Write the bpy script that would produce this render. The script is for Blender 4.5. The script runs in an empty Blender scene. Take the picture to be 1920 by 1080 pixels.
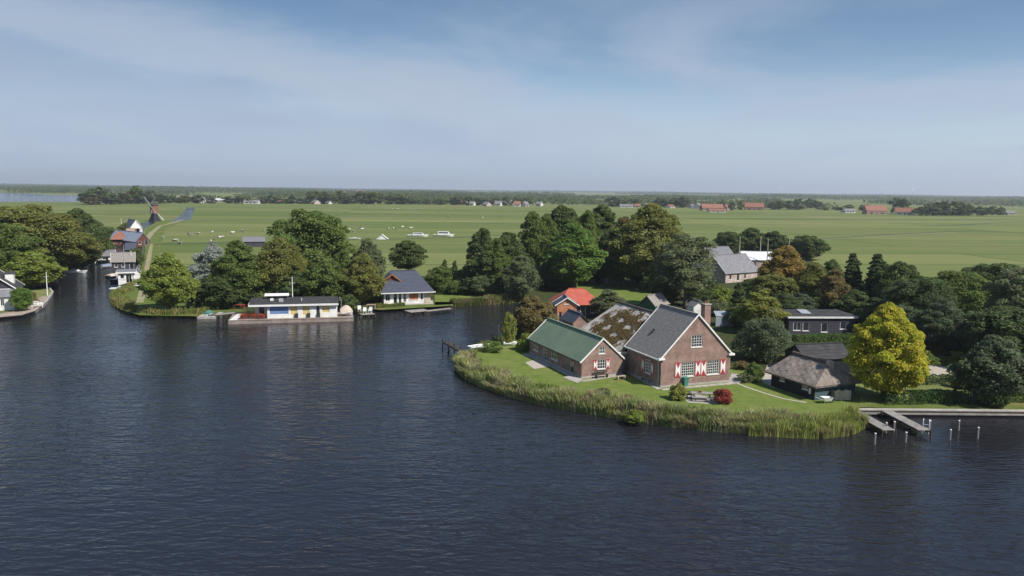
import bpy, math, random
import numpy as np
from mathutils import Vector
from mathutils.geometry import tessellate_polygon
rad = math.radians
rng = np.random.default_rng(7)
random.seed(7)
SC = bpy.context.scene
COL = SC.collection

# ------------------------------------------------------------------ camera
F, HC = 1480.0, 21.5                       # focal length in photo pixels, camera height above the lawns
ROLL = math.atan2(20, 1640)
PITCH = math.atan((540 - 355) / F * math.cos(ROLL))
fw = np.array([0, math.cos(PITCH), -math.sin(PITCH)]); r0 = np.array([1., 0, 0]); u0 = np.cross(r0, fw)
CR = math.cos(ROLL) * r0 + math.sin(ROLL) * u0
CU = -math.sin(ROLL) * r0 + math.cos(ROLL) * u0
cam_d = bpy.data.cameras.new('camera'); cam = bpy.data.objects.new('camera', cam_d); COL.objects.link(cam)
cam_d.sensor_width = 36; cam_d.lens = 36 * F / 1920
cam_d.clip_start = 0.5; cam_d.clip_end = 60000
from mathutils import Matrix
M = Matrix(((CR[0], CU[0], -fw[0], 0), (CR[1], CU[1], -fw[1], 0), (CR[2], CU[2], -fw[2], HC), (0, 0, 0, 1)))
cam.matrix_world = M
SC.camera = cam

# ------------------------------------------------------------------ light, sky, exposure
SUN_EL, SUN_AZ = rad(46), rad(-35)         # azimuth from +x, negative = towards the camera
sdir = Vector((math.cos(SUN_EL) * math.cos(SUN_AZ), math.cos(SUN_EL) * math.sin(SUN_AZ), math.sin(SUN_EL)))
sl = bpy.data.lights.new('sun', 'SUN'); sl.energy = 4.3; sl.angle = rad(0.6); sl.color = (1, 0.955, 0.88)
so = bpy.data.objects.new('sun', sl); COL.objects.link(so)
so.rotation_euler = sdir.to_track_quat('Z', 'Y').to_euler(); so.location = (60, -40, 80)
SC.view_settings.view_transform = 'Standard'; SC.view_settings.look = 'None'
SC.view_settings.exposure = 0.55; SC.view_settings.gamma = 1.0
SC.cycles.use_denoising = True
SC.cycles.max_bounces = 8; SC.cycles.diffuse_bounces = 4; SC.cycles.glossy_bounces = 3
SC.cycles.transmission_bounces = 4; SC.cycles.volume_bounces = 0; SC.cycles.transparent_max_bounces = 8

W = bpy.data.worlds.new('World'); SC.world = W; W.use_nodes = True
nt = W.node_tree; N = nt.nodes; Lk = nt.links
for n in list(N): N.remove(n)
def nd(t, **k):
    n = N.new(t)
    for a, b in k.items(): setattr(n, a, b)
    return n
wo = nd('ShaderNodeOutputWorld'); bg = nd('ShaderNodeBackground'); bg.inputs['Strength'].default_value = 0.115
sky = nd('ShaderNodeTexSky', sky_type='NISHITA', sun_disc=False, sun_elevation=SUN_EL, sun_rotation=math.pi / 2 - SUN_AZ,
         altitude=0, air_density=1.0, dust_density=0.6, ozone_density=2.2)
tc = nd('ShaderNodeTexCoord'); sep = nd('ShaderNodeSeparateXYZ'); Lk.new(tc.outputs['Generated'], sep.inputs[0])
def math_(op, a, b=None, c=None):
    n = nd('ShaderNodeMath', operation=op)
    for i, v in enumerate((a, b, c)):
        if v is None: continue
        if isinstance(v, (int, float)): n.inputs[i].default_value = v
        else: Lk.new(v, n.inputs[i])
    return n.outputs[0]
X, Y, Z = sep.outputs
zc = math_('ADD', math_('MAXIMUM', Z, 0.0), 0.06)
U_ = math_('DIVIDE', X, zc); V_ = math_('DIVIDE', Y, zc)
comb = nd('ShaderNodeCombineXYZ'); Lk.new(U_, comb.inputs[0]); Lk.new(V_, comb.inputs[1])
def noise(vec, scale, detail, rough, off=(0, 0, 0), sc=(1, 1, 1), dist=0.0):
    mp = nd('ShaderNodeMapping'); mp.inputs['Location'].default_value = off; mp.inputs['Scale'].default_value = sc
    Lk.new(vec, mp.inputs[0])
    t = nd('ShaderNodeTexNoise'); t.inputs['Scale'].default_value = scale; t.inputs['Detail'].default_value = detail
    t.inputs['Roughness'].default_value = rough; t.inputs['Distortion'].default_value = dist
    Lk.new(mp.outputs[0], t.inputs['Vector']); return t.outputs['Fac']
def ramp(v, a, b, lo=0.0, hi=1.0):
    n = nd('ShaderNodeMapRange', interpolation_type='SMOOTHSTEP')
    n.inputs['From Min'].default_value = a; n.inputs['From Max'].default_value = b
    n.inputs['To Min'].default_value = lo; n.inputs['To Max'].default_value = hi
    Lk.new(v, n.inputs['Value']); return n.outputs[0]
def mixc(f, a, b):
    n = nd('ShaderNodeMix', data_type='RGBA')
    if isinstance(f, (int, float)): n.inputs[0].default_value = f
    else: Lk.new(f, n.inputs[0])
    for v, i in ((a, 6), (b, 7)):
        if isinstance(v, tuple): n.inputs[i].default_value = (*v, 1)
        else: Lk.new(v, n.inputs[i])
    return n.outputs[2]
# thin high veil everywhere, thinning overhead, and a greyer bank of cloud with a ragged edge
veil = math_('MULTIPLY', ramp(noise(comb.outputs[0], 0.55, 6, 0.55, (3.1, 1.2, 0), (1, 0.55, 1), 0.4), 0.42, 0.66), ramp(Z, 0.30, 0.10, 0.1, 0.9))
az = math_('DIVIDE', X, math_('MAXIMUM', math_('ABSOLUTE', Y), 0.05))
edge = math_('ADD', math_('MULTIPLY', az, -0.165), math_('MULTIPLY', math_('SUBTRACT', noise(tc.outputs['Generated'], 7, 6, 0.62, (0.3, 0, 0), (1, 1, 3.4)), 0.5), 0.085))
bank = ramp(math_('SUBTRACT', math_('SUBTRACT', edge, Z), -0.075), -0.004, 0.035)
deep = mixc(ramp(Z, 0.03, 0.25, 0.3, 0.86), sky.outputs[0], (0.62, 1.25, 2.25))
c1 = mixc(veil, deep, (2.65, 3.15, 3.95))
band = math_('MULTIPLY', ramp(math_('SUBTRACT', edge, Z), -0.16, -0.075), ramp(math_('SUBTRACT', edge, Z), -0.04, -0.074))
c1 = mixc(math_('MULTIPLY', band, 0.7), c1, (2.75, 3.2, 3.85))
c2 = mixc(math_('MULTIPLY', bank, 0.7), c1, (1.95, 2.45, 3.3))
c3 = mixc(ramp(Z, 0.15, 0.0, 0.0, 0.72), c2, (3.0, 3.65, 4.65))
Lk.new(c3, bg.inputs['Color']); Lk.new(bg.outputs[0], wo.inputs['Surface'])

# ------------------------------------------------------------------ helpers
def ray(x, y): return fw * F + CR * (x - 960) - CU * (y - 540)
def P(x, y, z=0.0):
    """the place on the level z that the photograph shows at pixel x, y"""
    d = ray(x, y); t = (z - HC) / d[2]; return np.array([t * d[0], t * d[1], z])
def row(p):
    q = np.array([p[0], p[1], p[2] - HC]); return 540 - F * (q @ CU) / (q @ fw)
def tall(base, y):
    lo, hi = -2., 250.
    for _ in range(40):
        m = (lo + hi) / 2
        if row((base[0], base[1], m)) > y: lo = m
        else: hi = m
    return lo
def ppm(p): return F / np.linalg.norm(np.array(p) - np.array([0, 0, HC]))

class MB:
    def __init__(s): s.v = []; s.f = []
    def add(s, vs, fs):
        b = len(s.v); s.v += [tuple(map(float, v)) for v in vs]; s.f += [tuple(b + i for i in f) for f in fs]; return s
    def box(s, x0, x1, y0, y1, z0, z1):
        return s.add([(x0, y0, z0), (x1, y0, z0), (x1, y1, z0), (x0, y1, z0), (x0, y0, z1), (x1, y0, z1), (x1, y1, z1), (x0, y1, z1)],
                     [(3, 2, 1, 0), (4, 5, 6, 7), (0, 1, 5, 4), (1, 2, 6, 5), (2, 3, 7, 6), (3, 0, 4, 7)])
    def tube(s, pts, rs, n=8, cap=True):
        pts = [Vector(p) for p in pts]; rings = []
        if not isinstance(rs, (list, tuple)): rs = [rs] * len(pts)
        for i, p in enumerate(pts):
            d = (pts[min(i + 1, len(pts) - 1)] - pts[max(i - 1, 0)]).normalized()
            a = d.orthogonal().normalized() if abs(d.z) < 0.95 else Vector((1, 0, 0)); a = (a - d * a.dot(d)).normalized(); b = d.cross(a)
            rings.append([p + (a * math.cos(2 * math.pi * k / n) + b * math.sin(2 * math.pi * k / n)) * rs[i] for k in range(n)])
        vs = [v for r in rings for v in r]
        fs = [(i * n + k, i * n + (k + 1) % n, (i + 1) * n + (k + 1) % n, (i + 1) * n + k) for i in range(len(rings) - 1) for k in range(n)]
        if cap: fs += [tuple(range(n - 1, -1, -1)), tuple((len(rings) - 1) * n + k for k in range(n))]
        return s.add(vs, fs)
    def slab(s, q, t):
        q = [Vector(p) for p in q]; nrm = (q[1] - q[0]).cross(q[-1] - q[0]).normalized(); n = len(q)
        return s.add([*q, *[p - nrm * t for p in q]], [tuple(range(n)), tuple(range(2 * n - 1, n - 1, -1))] + [(i, n + i, n + (i + 1) % n, (i + 1) % n) for i in range(n)])
    def bar(s, p0, p1, w, h):
        """a squared timber from p0 to p1, w wide across, h high"""
        p0, p1 = Vector(p0), Vector(p1); d = (p1 - p0).normalized()
        side = d.cross(Vector((0, 0, 1)));  side = Vector((1, 0, 0)) if side.length < 1e-3 else side.normalized()
        upv = side.cross(d); a, b = side * w / 2, upv * h / 2
        vs = [p + sx * a + sz * b for p in (p0, p1) for sx, sz in ((-1, -1), (1, -1), (1, 1), (-1, 1))]
        return s.add(vs, [(3, 2, 1, 0), (4, 5, 6, 7), (0, 1, 5, 4), (1, 2, 6, 5), (2, 3, 7, 6), (3, 0, 4, 7)])
    def poly(s, outer, holes=(), z=None, fmap=None):
        loops = [[Vector((p[0], p[1], 0)) for p in l] for l in [outer, *holes]]
        tri = tessellate_polygon(loops); flat = [p for l in loops for p in l]
        fm = fmap or (lambda p: (p[0], p[1], z))
        vs = [fm(p) for p in flat]; out = []
        for t in tri:
            a, b, c = (flat[i] for i in t)
            cr = (b.x - a.x) * (c.y - a.y) - (b.y - a.y) * (c.x - a.x)
            out.append(t if cr > 0 else t[::-1])
        return s.add(vs, out)
    def mesh(s, name, smooth=False):
        me = bpy.data.meshes.new(name); me.from_pydata(s.v, [], s.f); me.update()
        if smooth: me.shade_smooth()
        return me

def tag(o, label=None, cat=None, group=None, kind=None):
    if label: o['label'] = label
    if cat: o['category'] = cat
    if group: o['group'] = group
    if kind: o['kind'] = kind
    return o
def link(name, data, parent=None, **k):
    o = bpy.data.objects.new(name, data); COL.objects.link(o)
    if parent: o.parent = parent
    return tag(o, **k)
def thing(name, label, cat, loc=(0, 0, 0), rz=0.0, group=None, scale=None):
    o = link(name, None, None, label=label, cat=cat, group=group); o.empty_display_size = 0.3
    o.location = tuple(float(v) for v in loc); o.rotation_euler = (0, 0, rz)
    if scale: o.scale = scale
    return o
def ob(name, mb, mat, parent=None, smooth=False, **k):
    me = mb if isinstance(mb, bpy.types.Mesh) else mb.mesh(name, smooth)
    if not me.materials: me.materials.append(mat)
    return link(name, me, parent, **k)

ORD = 'first second third fourth fifth sixth seventh eighth ninth tenth eleventh twelfth thirteenth fourteenth fifteenth sixteenth seventeenth eighteenth nineteenth twentieth'.split()
# ------------------------------------------------------------------ materials
MATS = {}
def newmat(name):
    m = bpy.data.materials.new(name); m.use_nodes = True; t = m.node_tree
    return m, t, t.nodes, t.links, t.nodes['Principled BSDF']
def setin(n, k, v): n.inputs[k].default_value = v
def mat(name, c, c2=None, scale=2.0, rough=0.8, bump=0.0, bscale=None, sc=(1, 1, 1), lo=0.35, hi=0.65, spec=0.3, detail=5, metal=0):
    if name in MATS: return MATS[name]
    m, t, n, l, b = newmat(name); setin(b, 'Roughness', rough); setin(b, 'Specular IOR Level', spec); setin(b, 'Metallic', metal)
    if c2 is None: c2 = tuple(v * 0.78 for v in c)
    co = n.new('ShaderNodeTexCoord'); mp = n.new('ShaderNodeMapping'); setin(mp, 'Scale', sc); l.new(co.outputs['Object'], mp.inputs[0])
    no = n.new('ShaderNodeTexNoise'); setin(no, 'Scale', scale); setin(no, 'Detail', detail); setin(no, 'Roughness', 0.6); l.new(mp.outputs[0], no.inputs['Vector'])
    cr = n.new('ShaderNodeValToRGB'); e = cr.color_ramp.elements
    e[0].position, e[1].position = lo, hi; e[0].color = (*c2, 1); e[1].color = (*c, 1)
    l.new(no.outputs['Fac'], cr.inputs[0]); l.new(cr.outputs[0], b.inputs['Base Color'])
    if bump:
        nb = n.new('ShaderNodeTexNoise'); setin(nb, 'Scale', bscale or scale * 4); setin(nb, 'Detail', 4); l.new(mp.outputs[0], nb.inputs['Vector'])
        bp = n.new('ShaderNodeBump'); setin(bp, 'Strength', 1.0); setin(bp, 'Distance', bump); l.new(nb.outputs['Fac'], bp.inputs['Height']); l.new(bp.outputs[0], b.inputs['Normal'])
    MATS[name] = m; return m
def brick_mat(name, c, c2, mortar):
    m, t, n, l, b = newmat(name); setin(b, 'Roughness', 0.9); setin(b, 'Specular IOR Level', 0.2)
    co = n.new('ShaderNodeTexCoord'); s = n.new('ShaderNodeSeparateXYZ'); l.new(co.outputs['Object'], s.inputs[0])
    ad = n.new('ShaderNodeMath'); l.new(s.outputs[0], ad.inputs[0]); l.new(s.outputs[1], ad.inputs[1])
    cb = n.new('ShaderNodeCombineXYZ'); l.new(ad.outputs[0], cb.inputs[0]); l.new(s.outputs[2], cb.inputs[1])
    br = n.new('ShaderNodeTexBrick'); setin(br, 'Scale', 1.0); setin(br, 'Brick Width', 0.22); setin(br, 'Row Height', 0.065); setin(br, 'Mortar Size', 0.007)
    setin(br, 'Color1', (*c, 1)); setin(br, 'Color2', (*c2, 1)); setin(br, 'Mortar', (*mortar, 1)); l.new(cb.outputs[0], br.inputs['Vector'])
    no = n.new('ShaderNodeTexNoise'); setin(no, 'Scale', 0.9); setin(no, 'Detail', 7); setin(no, 'Roughness', 0.65); l.new(co.outputs['Object'], no.inputs['Vector'])
    mr = n.new('ShaderNodeMapRange'); setin(mr, 'From Min', 0.3); setin(mr, 'From Max', 0.7); setin(mr, 'To Min', 0.6); setin(mr, 'To Max', 1.3); l.new(no.outputs['Fac'], mr.inputs[0])
    mx = n.new('ShaderNodeVectorMath'); mx.operation = 'SCALE'; l.new(br.outputs['Color'], mx.inputs[0]); l.new(mr.outputs[0], mx.inputs['Scale'])
    l.new(mx.outputs[0], b.inputs['Base Color'])
    bp = n.new('ShaderNodeBump'); setin(bp, 'Distance', 0.006); bp.invert = True; l.new(br.outputs['Fac'], bp.inputs['Height']); l.new(bp.outputs[0], b.inputs['Normal'])
    MATS[name] = m; return m
def board_mat(name, c, step=0.16, vertical=False, rough=0.7):
    """painted or weathered boards: a groove every step metres"""
    m, t, n, l, b = newmat(name); setin(b, 'Roughness', rough); setin(b, 'Specular IOR Level', 0.25)
    co = n.new('ShaderNodeTexCoord'); s = n.new('ShaderNodeSeparateXYZ'); l.new(co.outputs['Object'], s.inputs[0])
    if vertical:
        ad = n.new('ShaderNodeMath'); l.new(s.outputs[0], ad.inputs[0]); l.new(s.outputs[1], ad.inputs[1]); src = ad.outputs[0]
    else: src = s.outputs[2]
    dv = n.new('ShaderNodeMath'); dv.operation = 'DIVIDE'; l.new(src, dv.inputs[0]); dv.inputs[1].default_value = step
    fr = n.new('ShaderNodeMath'); fr.operation = 'FRACT'; l.new(dv.outputs[0], fr.inputs[0])
    fl = n.new('ShaderNodeMath'); fl.operation = 'FLOOR'; l.new(dv.outputs[0], fl.inputs[0])
    wn = n.new('ShaderNodeTexWhiteNoise'); wn.noise_dimensions = '1D'; l.new(fl.outputs[0], wn.inputs['W'])
    no = n.new('ShaderNodeTexNoise'); setin(no, 'Scale', 1.4); setin(no, 'Detail', 6); l.new(co.outputs['Object'], no.inputs['Vector'])
    a = n.new('ShaderNodeMath'); a.operation = 'MULTIPLY_ADD'; l.new(wn.outputs['Value'], a.inputs[0]); a.inputs[1].default_value = 0.25; l.new(no.outputs['Fac'], a.inputs[2])
    mr = n.new('ShaderNodeMapRange'); setin(mr, 'From Min', 0.3); setin(mr, 'From Max', 0.95); setin(mr, 'To Min', 0.7); setin(mr, 'To Max', 1.25); l.new(a.outputs[0], mr.inputs[0])
    mx = n.new('ShaderNodeVectorMath'); mx.operation = 'SCALE'; mx.inputs[0].default_value = c; l.new(mr.outputs[0], mx.inputs['Scale']); l.new(mx.outputs[0], b.inputs['Base Color'])
    bp = n.new('ShaderNodeBump'); setin(bp, 'Distance', 0.02); l.new(fr.outputs[0], bp.inputs['Height']); l.new(bp.outputs[0], b.inputs['Normal'])
    MATS[name] = m; return m
def leaf_mat(name, rgb_attr=False, trans=0.48):
    m, t, n, l, b = newmat(name); n.remove(b); out = n['Material Output']
    at = n.new('ShaderNodeAttribute'); at.attribute_name = 'tint'
    if rgb_attr: col = at.outputs['Color']
    else:
        oi = n.new('ShaderNodeObjectInfo'); mx = n.new('ShaderNodeVectorMath'); mx.operation = 'MULTIPLY'
        l.new(oi.outputs['Color'], mx.inputs[0]); l.new(at.outputs['Color'], mx.inputs[1]); col = mx.outputs[0]
    d = n.new('ShaderNodeBsdfPrincipled'); setin(d, 'Roughness', 0.62); setin(d, 'Specular IOR Level', 0.22); l.new(col, d.inputs['Base Color'])
    tr = n.new('ShaderNodeBsdfTranslucent'); l.new(col, tr.inputs['Color'])
    ms = n.new('ShaderNodeMixShader'); ms.inputs[0].default_value = trans; l.new(d.outputs[0], ms.inputs[1]); l.new(tr.outputs[0], ms.inputs[2]); l.new(ms.outputs[0], out.inputs['Surface'])
    MATS[name] = m; return m

white = mat('white_paint', (0.74, 0.73, 0.70), (0.62, 0.61, 0.58), 1.5, 0.55)
glass = mat('window_glass', (0.018, 0.022, 0.028), (0.03, 0.034, 0.04), 0.7, 0.06, spec=0.9)
brick = brick_mat('red_brown_brick', (0.235, 0.138, 0.11), (0.29, 0.175, 0.142), (0.3, 0.265, 0.24))
brick_o = brick_mat('orange_brick', (0.52, 0.2, 0.095), (0.46, 0.18, 0.09), (0.42, 0.3, 0.22))
brick_p = brick_mat('pale_brick', (0.45, 0.36, 0.31), (0.4, 0.31, 0.27), (0.45, 0.41, 0.37))
slate = mat('grey_roof_tiles', (0.30, 0.268, 0.245), (0.195, 0.175, 0.16), 3.2, 0.6, 0.01, 26, spec=0.3)
slate_b = mat('blue_grey_tiles', (0.075, 0.085, 0.115), (0.05, 0.057, 0.078), 3, 0.55, 0.01, 22)
slate_l = mat('light_grey_roofing', (0.21, 0.205, 0.22), (0.15, 0.147, 0.16), 1.5, 0.7, 0.01, 12)
bitumen = mat('dark_bitumen', (0.055, 0.053, 0.055), (0.03, 0.03, 0.032), 1.2, 0.85, 0.006, 20)
green_felt = mat('green_roof_felt', (0.175, 0.225, 0.155), (0.13, 0.18, 0.122), 0.6, 0.85, 0.006, 9, lo=0.3, hi=0.7)
thatch = mat('weathered_thatch', (0.56, 0.49, 0.435), (0.38, 0.325, 0.28), 1.0, 0.95, 0.09, 7, (1, 1, 1), 0.34, 0.66, 0.1, 8)
thatch_d = mat('thatch_ridge', (0.13, 0.11, 0.098), (0.085, 0.072, 0.063), 3, 0.95, 0.04, 9, spec=0.1)
moss_m = mat('brown_moss', (0.105, 0.075, 0.032), (0.06, 0.043, 0.02), 2.5, 0.95, 0.03, 18, spec=0.1)
red_tile = mat('red_metal_roof', (0.46, 0.115, 0.075), (0.36, 0.085, 0.06), 0.8, 0.6, 0.006, 8)
terra = mat('terracotta_tiles', (0.27, 0.12, 0.08), (0.2, 0.09, 0.062), 1.2, 0.8, 0.02, 6)
red_paint = mat('red_shutter_paint', (0.36, 0.045, 0.055), (0.28, 0.036, 0.045), 2, 0.5)
black_wood = board_mat('black_tarred_boards', (0.018, 0.021, 0.026), 0.2)
teal_wood = board_mat('blue_grey_boards', (0.062, 0.098, 0.115), 0.2)
green_wood = board_mat('green_painted_boards', (0.045, 0.115, 0.07), 0.2)
violet_wood = board_mat('dark_stained_boards', (0.058, 0.055, 0.07), 0.18)
white_wood = board_mat('white_boards', (0.70, 0.69, 0.67), 0.2)
red_wood = board_mat('red_brown_boards', (0.11, 0.048, 0.038), 0.2)
grey_wood = board_mat('weathered_grey_wood', (0.30, 0.275, 0.25), 0.15, True, 0.9)
pale_wood = board_mat('pale_wood', (0.46, 0.38, 0.30), 0.15, True, 0.85)
dark_wood = board_mat('dark_wet_wood', (0.06, 0.05, 0.042), 0.15, True, 0.85)
orange_wood = board_mat('orange_stained_wood', (0.34, 0.12, 0.05), 0.2, True)
concrete = mat('pale_concrete', (0.40, 0.375, 0.34), (0.28, 0.26, 0.235), 1.1, 0.9, 0.006, 12)
gravel = mat('pale_gravel', (0.44, 0.39, 0.33), (0.33, 0.29, 0.245), 2.2, 0.95, 0.02, 14)
paving = brick_mat('terrace_paving', (0.33, 0.25, 0.2), (0.28, 0.215, 0.18), (0.25, 0.22, 0.2))
steel = mat('galvanised_metal', (0.45, 0.46, 0.47), (0.36, 0.37, 0.38), 3, 0.45, metal=0.3)
bark = mat('grey_brown_bark', (0.15, 0.12, 0.095), (0.085, 0.068, 0.055), 3, 0.95, 0.03, 10, (1, 1, 0.3))
gel = mat('boat_gelcoat', (0.76, 0.76, 0.75), (0.68, 0.68, 0.67), 1, 0.25, spec=0.5)
hull_d = mat('dark_hull', (0.035, 0.04, 0.055), (0.025, 0.028, 0.04), 1, 0.35, spec=0.5)
canvas_r = mat('dark_red_canvas', (0.16, 0.035, 0.05), (0.1, 0.025, 0.035), 1.5, 0.85, 0.02, 4)
canvas_w = mat('beige_tarpaulin', (0.55, 0.46, 0.38), (0.46, 0.38, 0.31), 1.0, 0.8, 0.05, 3)
canvas_b = mat('blue_grey_cover', (0.2, 0.24, 0.31), (0.15, 0.18, 0.24), 1.0, 0.8, 0.02, 4)
yellow_c = mat('yellow_curtain', (0.62, 0.5, 0.22), (0.5, 0.38, 0.14), 5, 0.7)
blue_c = mat('blue_blind', (0.16, 0.24, 0.42), (0.11, 0.17, 0.33), 1, 0.3, sc=(0.3, 0.3, 3))
blush = mat('faded_red_planks', (0.30, 0.245, 0.215), (0.2, 0.16, 0.14), 1.2, 0.9, 0.004, 10)
orange_p = mat('orange_flowers', (0.55, 0.12, 0.03), (0.38, 0.07, 0.025), 8, 0.8, 0.03, 20)
plast = mat('green_plastic', (0.07, 0.2, 0.17), (0.055, 0.16, 0.135), 2, 0.5)
LEAF = leaf_mat('leaves'); REED = leaf_mat('reed_blades', True, 0.25)

# grounds
def ground_mat(name, c, c2, c3, s1, s2, bump, stripes=None, parcels=False):
    m, t, n, l, b = newmat(name); setin(b, 'Roughness', 0.95); setin(b, 'Specular IOR Level', 0.08)
    g = n.new('ShaderNodeNewGeometry')
    def nz(s, d, sc=(1, 1, 1), rough=0.6, dist=0.0):
        mp = n.new('ShaderNodeMapping'); setin(mp, 'Scale', sc); l.new(g.outputs['Position'], mp.inputs[0])
        x = n.new('ShaderNodeTexNoise'); setin(x, 'Scale', s); setin(x, 'Detail', d); setin(x, 'Roughness', rough); setin(x, 'Distortion', dist); l.new(mp.outputs[0], x.inputs['Vector']); return x.outputs['Fac']
    def cr(v, a, bb, ca, cb2):
        r = n.new('ShaderNodeValToRGB'); e = r.color_ramp.elements; e[0].position, e[1].position = a, bb; e[0].color = (*ca, 1); e[1].color = (*cb2, 1); l.new(v, r.inputs[0]); return r.outputs[0]
    a = cr(nz(s1, 8, stripes or (1, 1, 1), 0.62), 0.34, 0.66, c, c2)
    f = cr(nz(s2, 6, (1, 1, 1), 0.6, 0.5), 0.5, 0.72, (0, 0, 0), (1, 1, 1))
    mx = n.new('ShaderNodeMix'); mx.data_type = 'RGBA'; l.new(f, mx.inputs[0]); l.new(a, mx.inputs[6]); mx.inputs[7].default_value = (*c3, 1)
    src = mx.outputs[2]
    if parcels:      # mown and grazed parcels of the polder, parted by narrow wet ditches
        mp = n.new('ShaderNodeMapping'); setin(mp, 'Rotation', (0, 0, rad(-7))); setin(mp, 'Location', (60, 21, 0)); l.new(g.outputs['Position'], mp.inputs[0])
        br = n.new('ShaderNodeTexBrick'); setin(br, 'Scale', 1.0); setin(br, 'Brick Width', 410.0); setin(br, 'Row Height', 41.0); setin(br, 'Mortar Size', 0.8); setin(br, 'Mortar Smooth', 0.3); br.offset = 0.37
        setin(br, 'Color1', (0.8, 0.9, 0.72, 1)); setin(br, 'Color2', (1.22, 1.16, 1.15, 1)); setin(br, 'Mortar', (0.42, 0.5, 0.5, 1)); l.new(mp.outputs[0], br.inputs['Vector'])
        vm = n.new('ShaderNodeVectorMath'); vm.operation = 'MULTIPLY'; l.new(src, vm.inputs[0]); l.new(br.outputs['Color'], vm.inputs[1]); src = vm.outputs[0]
    l.new(src, b.inputs['Base Color'])
    bp = n.new('ShaderNodeBump'); setin(bp, 'Distance', bump); l.new(nz(s1 * 9 if s1 > 0.2 else 1.7, 6), bp.inputs['Height']); l.new(bp.outputs[0], b.inputs['Normal'])
    MATS[name] = m; return m
meadow = ground_mat(parcels=True, *('meadow_grass', (0.115, 0.14, 0.046), (0.155, 0.172, 0.064), (0.175, 0.168, 0.08), 0.03, 0.007, 0.25, (0.12, 1, 1)))
lawn_m = ground_mat('mown_lawn', (0.142, 0.182, 0.04), (0.1, 0.14, 0.032), (0.185, 0.185, 0.062), 0.8, 0.3, 0.06)
rough_m = ground_mat('rough_grass', (0.12, 0.15, 0.038), (0.082, 0.118, 0.026), (0.2, 0.175, 0.075), 0.5, 0.12, 0.15)
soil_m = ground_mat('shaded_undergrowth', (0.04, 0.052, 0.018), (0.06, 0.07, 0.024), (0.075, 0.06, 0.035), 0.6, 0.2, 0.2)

def water_mat(name, amp=1.0):
    m, t, n, l, b = newmat(name); setin(b, 'Base Color', (0.014, 0.014, 0.019, 1)); setin(b, 'Roughness', 0.07); setin(b, 'IOR', 1.333); setin(b, 'Specular IOR Level', 0.5)
    g = n.new('ShaderNodeNewGeometry')
    def nz(s, d, sc, rot, rough=0.5, dist=0.0):
        mp = n.new('ShaderNodeMapping'); setin(mp, 'Scale', sc); setin(mp, 'Rotation', (0, 0, rad(rot))); l.new(g.outputs['Position'], mp.inputs[0])
        x = n.new('ShaderNodeTexNoise'); setin(x, 'Scale', s); setin(x, 'Detail', d); setin(x, 'Roughness', rough); setin(x, 'Distortion', dist); l.new(mp.outputs[0], x.inputs['Vector']); return x.outputs['Fac']
    def mul(a, k, add=None):
        x = n.new('ShaderNodeMath'); x.operation = 'MULTIPLY_ADD'; l.new(a, x.inputs[0])
        if isinstance(k, float): x.inputs[1].default_value = k
        else: l.new(k, x.inputs[1])
        if add is None: x.inputs[2].default_value = 0
        else: l.new(add, x.inputs[2])
        return x.outputs[0]
    h = mul(nz(0.85, 2, (0.62, 1.5, 1), 7, 0.5, 0.6), 0.17)
    h = mul(nz(2.1, 2, (0.55, 1.3, 1), -9, 0.5, 0.4), 0.062, h)
    h = mul(nz(5.5, 2, (0.7, 1.1, 1), 16), 0.02, h)
    patch = n.new('ShaderNodeMapRange'); setin(patch, 'From Min', 0.36); setin(patch, 'From Max', 0.64); setin(patch, 'To Min', 0.45); setin(patch, 'To Max', 1.15)
    l.new(nz(0.028, 5, (0.35, 1.5, 1), 14, 0.6, 0.6), patch.inputs[0])
    bp = n.new('ShaderNodeBump'); setin(bp, 'Strength', 1.0); setin(bp, 'Distance', amp); l.new(mul(h, patch.outputs[0]), bp.inputs['Height']); l.new(bp.outputs[0], b.inputs['Normal'])
    MATS[name] = m; return m
water_m = water_mat('rippled_water')

# ------------------------------------------------------------------ the setting: water and land
WZ = -0.45
wb = MB().add([(-900, -250, WZ), (900, -250, WZ), (900, 330, WZ), (-900, 330, WZ)], [(0, 1, 2, 3)])
ob('water', wb, water_m, kind='structure')
shore_left = [(-700, 690), (-200, 618), (0, 597), (40, 593), (68, 585), (86, 571), (99, 552), (92, 543), (60, 545), (44, 535), (95, 516), (150, 502), (172, 490), (190, 472), (203, 452), (214, 440)]
shore_mid = [(262, 440), (268, 470), (262, 500), (252, 535), (208, 556), (212, 572), (232, 584), (262, 592), (300, 596), (370, 594), (395, 588), (440, 585), (520, 581), (640, 577), (668, 588), (700, 583), (760, 579), (850, 575), (925, 571), (985, 566), (1010, 580), (1003, 610), (962, 632), (935, 643), (902, 652), (880, 664)]
shore_pen = [(863, 677), (862, 694), (876, 709), (905, 724), (950, 741), (1010, 757), (1080, 770), (1150, 783), (1230, 795), (1310, 804), (1400, 812), (1470, 815), (1530, 818), (1580, 812), (1608, 798), (1612, 780), (1606, 771)]
shore_right = [(1700, 772.5), (1920, 774.5), (2200, 777), (2900, 782)]
S2 = lambda pts: [tuple(P(x, y, WZ)[:2]) for x, y in pts]
shore = S2(shore_left + shore_mid + shore_pen + shore_right)
FAR = 15000
land = shore + [(900, 60), (FAR, 60), (FAR, FAR), (-FAR, FAR), (-FAR, 90), (-900, 90)]
gb = MB().poly(land, z=0.0)
for i in range(len(shore) - 1):
    a, b = shore[i], shore[i + 1]; gb.add([(*a, 0), (*a, -1.4), (*b, -1.4), (*b, 0)], [(0, 1, 2, 3)])
ob('ground', gb, meadow, kind='structure')
def sheet(name, pts, m, z=0.004):
    return ob(name, MB().poly([tuple(P(x, y)[:2]) for x, y in pts], z=z), m, kind='structure')
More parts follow.
